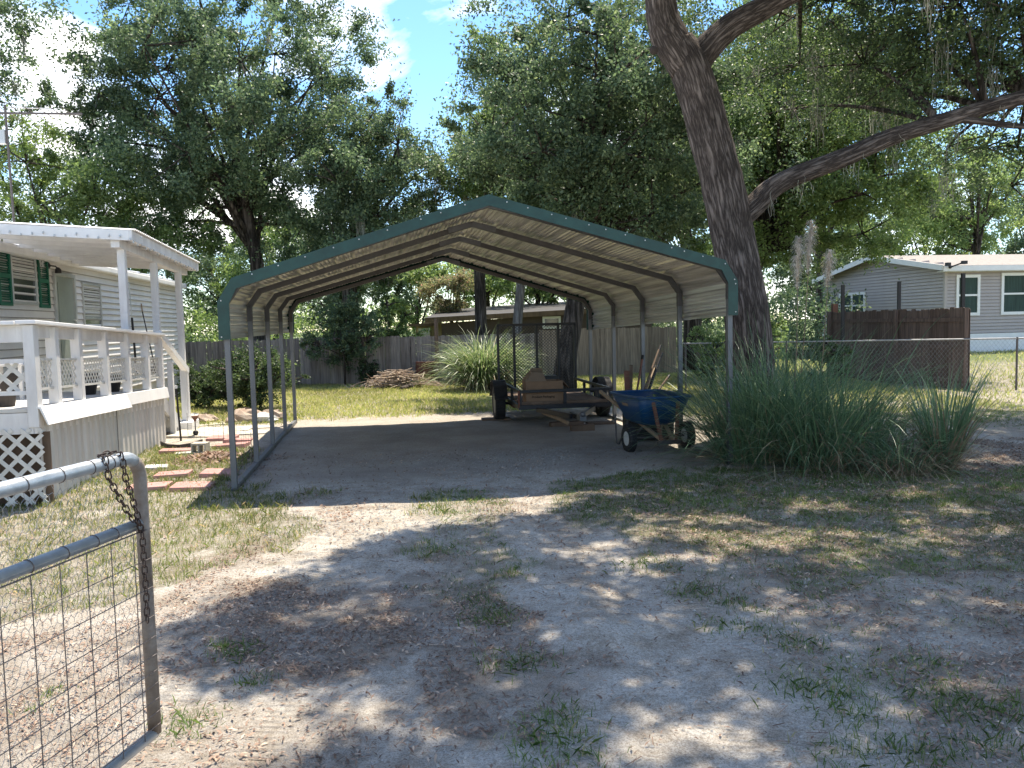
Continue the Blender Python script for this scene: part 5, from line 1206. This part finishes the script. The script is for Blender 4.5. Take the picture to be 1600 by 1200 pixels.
# A: the big oak behind the mobile home and fence
tree('oak_tree','tallest broad oak rising behind the grey fence left of the carport',-8.6,27.5,.26,4.0,(-1.1,0,9.2),(4.9,4.5,6.6),36,165000,.135,'leafA',101,group=gT,moss=10)
tree('oak_tree','oak with a dark trunk and drooping left side, seen just over the carport roof',-5.3,26.6,.27,3.4,(.9,.2,5.9),(2.9,2.8,4.6),20,80000,.12,'leafA',102,group=gT,moss=12)
tree('oak_tree','smaller rounded oak behind the fence above the mobile home roof',-14.2,25.5,.2,2.2,(0,0,5.0),(4.4,3,3.9),20,60000,.12,'leafB',103,group=gT)
tree('oak_tree','tall oak at the left edge whose branch tips hang beside the white cloud',-19.5,25.5,.25,5,(1.0,0,10.6),(4.3,3,2.9),18,40000,.13,'leafA',104,group=gT,moss=12)
# D: leaning oak behind the trailer
q=G(890,610)
tree('leaning_oak','dark trunked oak leaning right behind the trailer gate, under a wide crown',1.15,18.6,.24,2.6,(1.1,.4,6.1),(4.2,2.5,3.6),32,125000,.105,'leafA',105,lean=(.18,.12),moss=10,barkm='bark2')
tree('pale_trunk_tree','thin pale trunked tree leaning behind the top left of the ramp gate',.06,26.3,.16,3.2,(.3,1.0,7.2),(2.3,2.2,4.2),14,42000,.11,'leafB',106,lean=(.10,.05),barkm='barkpale',group=gT)
tree('oak_tree','feathery oak against the blue sky just right of the carport peak',-1.0,27,.2,4.2,(.6,0,8.3),(1.7,2.0,3.6),12,28000,.125,'leafB',107,group=gT,moss=16)
# E: crowns right of the big trunk
tree('oak_tree','bright green oak hanging low right of the big trunk, over the chain link fence',7.1,23.5,.28,3.0,(1.3,0,6.6),(4.3,3.4,4.2),38,155000,.12,'leafB',108,moss=14)
tree('oak_tree','shadowy oak between the big trunk and the tan fence, its trunk draped with moss',6.25,27.5,.32,3.3,(-.8,.5,7.6),(4.0,3.2,4.9),22,75000,.13,'leafA',109,moss=22)
tree('oak_tree','airy bright oak above the roof of the grey house',15.5,40,.25,4,(0,0,10.3),(5.2,3.5,5.0),18,45000,.15,'leafB',110,moss=6)
tree('oak_tree','loose leafy tree at the right edge over the grey house roof',25.5,44,.25,4,(0,0,8.2),(4.8,3.5,4.2),18,42000,.17,'leafD',111,moss=6)
tree('oak_tree','dark rounded tree behind the ridge of the grey house',19.5,50,.25,3,(0,0,6.0),(5,3.5,3.4),16,34000,.18,'leafA',112)
# far trees, seen under the carport roof and over the fence
gF='distant trees seen beneath the carport roof'
tree('pale_tree','pale yellow green tree seen far off under the carport peak',-1.2,43,.2,1.5,(0,0,5.2),(3.2,3,3.2),12,22000,.17,'leafD',120,group=gF)
tree('pale_tree','mid green tree behind the brown house roof, under the carport',1.2,39,.2,1.5,(.6,0,4.6),(3.6,3,2.6),12,22000,.16,'leafB',121,group=gF)
tree('crepe_myrtle','pinkish flowering crepe myrtle left of the brown house roof',-2.7,37,.1,1.0,(0,0,3.3),(1.5,1.4,1.3),9,12000,.12,'leafpink',122)
tree('pale_tree','light feathery bush tree beside the crepe myrtle',-4.6,40,.15,1.2,(0,0,3.3),(2.0,2,2.0),9,13000,.15,'leafD',123,group=gF)
# tree line closing the horizon
rr=random.Random(5); base=None
lbs=['far tree in the wood at the far left of the photo','far tree filling the gap above the mobile home roof','far tree in the gap left of the tallest oak','far tree behind the tallest oak','far tree low behind the grey board fence','far tree just left of the gap under the carport','far tree behind the brown house','far tree behind the leaning oak','far tree behind the mossy trunk','far tree left of the grey house','far tree behind the grey house gable','far tree right of the grey house ridge','far tree at the right edge of the photo','far tree beyond the right edge']
xs=[-36,-30,-24,-19,-14.5,-10,9,13.5,18,-41,28,34,40,47]
for k,(x,lb) in enumerate(zip(xs,lbs)):
    if k<3:
        base=[None]*3 if base is None else base
        base[k]=tree('far_tree',lb,x,50+rr.uniform(-4,4),.25,2.2,(0,0,5.4),(4.2,3.4,4.2),14,24000,.19,['leafA','leafB','leafA'][k],200+k,group='far trees closing the horizon')
    else:
        c=copy_tree(base[k%3]); c.location=(x,50+rr.uniform(-6,6),0); c.rotation_euler=(0,0,rr.uniform(0,6)); s=rr.uniform(.8,1.15); c.scale=(s,s,s*rr.uniform(.8,1.05)); c['label']=lb
rgU=np.random.default_rng(55); nU=2600
ux=rgU.uniform(-75,75,nU); uy=rgU.uniform(54,62,nU); uz=rgU.uniform(0,1,nU)**1.2*(3.2+2.5*fbm(ux*.12,uy*.1,71))
Vq=leafquads(np.stack([ux,uy,uz],-1),np.full(nU,.9),26,.30,rgU); o=quads('far_wood',Vq,M['leafA']); tag(o,'dark far wood along the horizon behind all the houses','wood',kind='stuff')
nU=700; ux=rgU.uniform(-24,-4.5,nU); uy=rgU.uniform(29,33,nU); uz=rgU.uniform(0,1,nU)*(1.7+1.6*fbm(ux*.4,uy*.1,72))
Vq=leafquads(np.stack([ux,uy,uz],-1),np.full(nU,.45),34,.14,rgU); o=quads('undergrowth',Vq,M['leafB']); tag(o,'tangled green undergrowth just beyond the grey board fence','undergrowth',kind='stuff')
nU=520; ux=rgU.uniform(4.5,14.5,nU); uy=rgU.uniform(33,38,nU); uz=rgU.uniform(0,1,nU)*(1.9+2.4*fbm(ux*.5,uy*.1,73))
Vq=leafquads(np.stack([ux,uy,uz],-1),np.full(nU,.5),34,.15,rgU); o=quads('undergrowth',Vq,M['leafA']); tag(o,'dark thicket between the big trunk and the grey house gable','undergrowth',kind='stuff')
# shrubs
def shrub(name,label,x,y,r,h,n,ls,mt,seed,nl=9,clus=.22,group=None,stem=True):
    return tree(name,label,x,y,.03,h*.25,(0,0,h*.55),(r,r*.8,h*.5),nl,n,ls,mt,seed,group=group,cat='shrub',clus=clus,trunk=stem,lobe=.5)
shrub('hedge_bush','dense dark glossy bush beside the carport posts by the porch stairs',-5.35,16.9,.85,1.35,22000,.055,'leafC',301,16,.3)
shrub('hedge_bush','lower dark bush hugging the corner of the mobile home stairs',-6.6,17.3,.75,1.05,16000,.055,'leafC',302,14,.3)
q=G(578,600); shrub('fence_shrub','small pale leaved shrub left of the brush pile',q.x,q.y,.38,.85,2600,.07,'leafshrub',303)
q=G(632,592); shrub('fence_shrub','spindly shrub behind the brush pile, reaching toward the barrel',q.x,q.y-.2,.5,1.1,2600,.075,'leafshrub',304,8,.16)
q=G(702,595); shrub('fence_shrub','small shrub between the barrel and the pampas fountain',q.x,q.y-.2,.35,1.15,2400,.075,'leafshrub',305,8,.16)
shrub('vine_covered_shrub','tall dark shrub draping over the middle of the grey fence',-4.9,23.4,.95,2.7,17000,.085,'leafA',306,12,.35)
shrub('young_tree','bright green young tree catching sun over the fence, under the carport roof',-3.9,25.5,1.0,3.0,9000,.09,'leafB',307,9,.3)
q=G(1088,600); shrub('fence_shrub','sunlit green shrub at the end of the tan fence by the chain link',5.9,23.8,.55,1.9,5000,.08,'leafD',308)
q=G(1210,545); shrub('bright_bush','bright yellow green bush right of the big trunk behind the chain link',8.4,27.0,1.0,1.9,8000,.1,'leafD',309)
shrub('fence_shrub','dark leafy bush growing through the chain link left of the brown panels',7.2,18.6,.8,1.25,9000,.07,'leafC',310)
shrub('fence_shrub','loose saplings by the chain link between two carport posts',4.3,17.2,.5,1.4,2500,.07,'leafB',311,8,.2)

# ------------------------------------------------------------ the big oak beside the carport
TY=12.0
def px3(u,v,y=TY): return D(u,v,y)
ok=thing('big_oak','massive forked oak trunk standing beside the right side of the carport','tree',(3.62,TY,0)); O0=Vector((3.62,TY,0))
def furrow(seed,amp=.06):
    def fn(i,j): return 1+amp*(float(vnoise(np.array([j*.55]),np.array([i*.55]),seed)[0])-.5)*2+amp*.6*(float(vnoise(np.array([j*1.3]),np.array([i*.5]),seed+3)[0])-.5)
    return fn
def curve(P,Rs,k=5):
    # resampled Catmull-Rom so the limb bends smoothly
    P=[Vector(p) for p in P]; out=[];ro=[]
    for i in range(len(P)-1):
        p0=P[max(i-1,0)];p1=P[i];p2=P[i+1];p3=P[min(i+2,len(P)-1)]
        for s in range(k):
            t=s/k; out.append(.5*((2*p1)+(p2-p0)*t+(2*p0-5*p1+4*p2-p3)*t*t+(3*p1-p0-3*p2+p3)*t**3)); ro.append(Rs[i]*(1-t)+Rs[i+1]*t)
    out.append(P[-1]);ro.append(Rs[-1]); return out,ro
S_=TY/1248
main=[((3.66,TY,-.1),.50),((3.62,TY,.25),.42),(px3(1172,590),.37),(px3(1168,500),.33),(px3(1155,420),.315),(px3(1140,345),.315),(px3(1127,280),.305),(px3(1110,215),.295),(px3(1092,150),.29),(px3(1075,100),.285),(px3(1058,68),.25)]
lf_=[(px3(1075,105),.27),(px3(1048,62),.27),(px3(1035,25),.235),(px3(1030,-15),.22),(px3(1022,-90),.20),(px3(985,-230,12.5),.17),(px3(960,-420,12.5),.12),(px3(930,-640,12.2),.06)]
rt=[(px3(1080,110),.20),(px3(1103,78),.20),(px3(1140,42),.185),(px3(1190,14),.17),(px3(1250,-20,11.9),.155),(px3(1350,-90,11.6),.13),(px3(1480,-190,11.2),.09),(px3(1600,-300,11),.05)]
lb_=[(px3(1150,345),.19),(px3(1180,320),.165),(px3(1220,285),.15),(px3(1315,248),.135),(px3(1390,215),.125),(px3(1465,192),.115),(px3(1540,168),.11),(px3(1610,148),.105),(px3(1720,110,11.8),.09),(px3(1900,40,11.6),.06)]
sb=[(px3(1490,186),.055),(px3(1535,190,11.9),.05),(px3(1600,197,11.8),.04),(px3(1700,190,11.6),.03)]
mb=MB(); mb.co=[]
for k,(Pt,n) in enumerate(((main,40),(lf_,26),(rt,24),(lb_,24),(sb,12))):
    pts,rs=curve([Vector(p)-O0 for p,_ in Pt],[r for _,r in Pt],6)
    mb.tube(pts,rs,n,fn=furrow(40+k,.045))
mb.lathe([(.0,-.02),(.05,-.01),(.065,.02),(.05,.05),(.02,.055),(0,.03)],px3(1022,78,TY-.27)-O0,12,'y')
# roots flare
for a in np.linspace(0,6.28,7)[:-1]: mb.tube([(.25*math.cos(a),.25*math.sin(a),.35),(.5*math.cos(a),.5*math.sin(a),.06),(.85*math.cos(a),.85*math.sin(a),-.05)],[.16,.12,.03],10)
mb.build('trunk',M['bark'],ok,smooth=True)

rngS=np.random.default_rng(77)
S1=wpoly([(250,1000),(330,958),(433,925),(510,885),(578,848),(675,830),(771,812),(860,803),(905,775),(1000,752),(1100,715),(1300,680),(1480,660),(1600,655),(2300,650),(3300,1200),(2600,2200),(900,2200),(700,1180),(640,1095),(520,1062),(433,1098),(350,1060),(288,1032)])
S2=wpoly([(337,1187),(500,1168),(700,1180),(760,1600),(700,2200),(200,2000)])
lit=[(G(u,v),rx,ry) for u,v,rx,ry in ((1055,832,.30,.12),(1190,848,.36,.13),(1030,806,.18,.08),(1240,835,.25,.10),(1310,832,.22,.09),(1110,868,.2,.08),(1005,872,.2,.08),(1125,812,.2,.09),(1040,1150,.22,.12),(1010,895,.14,.06),(1280,790,.2,.1),(1500,800,.25,.1),(1420,770,.2,.1),(1560,830,.2,.1),(940,850,.2,.07),(890,860,.2,.06),(1350,860,.2,.08),(1450,845,.2,.08),(520,960,.12,.03),(1580,720,.4,.12),(1240,1165,.12,.05),(1480,720,.3,.12),(960,920,.12,.05))]
SH=np.array([SUNV.x,SUNV.y])/SUNV.z
n=15000; gx=rngS.uniform(-4,13,n); gy_=rngS.uniform(.2,13.5,n)
inS=inpoly(gx,gy_,S1)|inpoly(gx,gy_,S2)
keep=inS.copy()
for c,rx,ry in lit: keep&=(((gx-c.x)/(rx+.10))**2+((gy_-c.y)/(ry+.10))**2)>1
keep&=fbm(gx*.9,gy_*.9,91)+.0*gx<np.where((gx>1.0)&(gy_>5.2),.68,.95)
gx=gx[keep];gy_=gy_[keep]; hz_=rngS.uniform(7.6,9.4,len(gx))
cx_=gx+SH[0]*hz_; cy_=gy_+SH[1]*hz_
C=np.stack([cx_-O0.x,cy_-O0.y,hz_],-1)
# keep these clusters out of the strip of open sky and carport seen by the camera
def topix(x,y,z):
    z=z-CAMH; cp_,sp_=math.cos(PITCH),math.sin(PITCH); d=y*cp_-z*sp_; U=y*sp_+z*cp_; Xp=x/d*F_PX; Yp=U/d*F_PX
    return 800+Xp*math.cos(ROLL)-Yp*math.sin(ROLL),600-(Xp*math.sin(ROLL)+Yp*math.cos(ROLL)),d
u_,v_,d_=topix(C[:,0]+O0.x,C[:,1]+O0.y,C[:,2])
ok_=(d_<.5)|(v_<-45)|(u_>1060)
C=C[ok_]; Rr=rngS.uniform(.16,.34,len(C))
print('shade clusters',len(C))
V1=leafquads(C,Rr,42,.112,rngS)
# foliage that shows in the upper right
spots=[(1180,60,16,40,.5),(1290,40,15,60,.8),(1380,70,15,70,.9),(1470,40,14,60,.8),(1560,60,14,70,.9),(1590,140,14,40,.5),(1330,150,16,60,.8),(1430,140,15,50,.7),(1540,230,15,30,.6),(1580,290,15,30,.6),(1240,170,17,50,.8),(1220,20,14,24,.4),(1510,120,15,60,.7),(1560,100,12.5,50,.6),(1450,90,13,60,.7),(1350,100,14,60,.7),(1250,100,15,50,.7),(1590,20,12,50,.7),(1500,10,12,60,.7),(1420,150,12.8,16,.35),(1590,230,13,20,.4),(1480,230,14,14,.35),(1100,20,15,18,.3),(1060,25,15,12,.25),(975,8,13,10,.25),(1600,10,13,50,.8),(1400,5,13,50,.8),(1280,0,13,40,.7)]
cs=[];rs=[];tw=MB()
for (u,v,yy,cnt,sp_) in spots:
    c=np.array(D(u,v,yy)-O0); q=c+rngS.normal(0,1,(cnt,3))*np.array([sp_,sp_*1.2,sp_*.55]); cs.append(q); rs.append(rngS.uniform(.14,.34,cnt))
    if u>1180:
        near=min(rt[2:]+lb_[2:],key=lambda pr:(Vector(pr[0])-O0-Vector(c)).length)[0]-O0
        tw.tube(bez(near,Vector(c),Vector((0,0,.3)),6),np.linspace(.05,.015,6),6)
        for p in q[::6]: tw.tube(bez(Vector(c),Vector(p),Vector((0,0,.1)),4),np.linspace(.018,.005,4),4)
tw.build('twigs',M['bark2'],ok,smooth=True)
C2=np.concatenate(cs);R2=np.concatenate(rs); V2=leafquads(C2,R2,62,.062,rngS)
quads('crown',np.concatenate([V1,V2]),M['leafC'],ok)
add_moss(ok,C2[rngS.choice(len(C2),34)],rngS,.3,1.1,22,.006)
lm=np.array([D(u,v+8,TY)-O0 for u,v in ((1250,270),(1330,243),(1400,215),(1490,188),(1555,166),(1200,300))]); add_moss(ok,lm,rngS,.15,.55,14,.005)
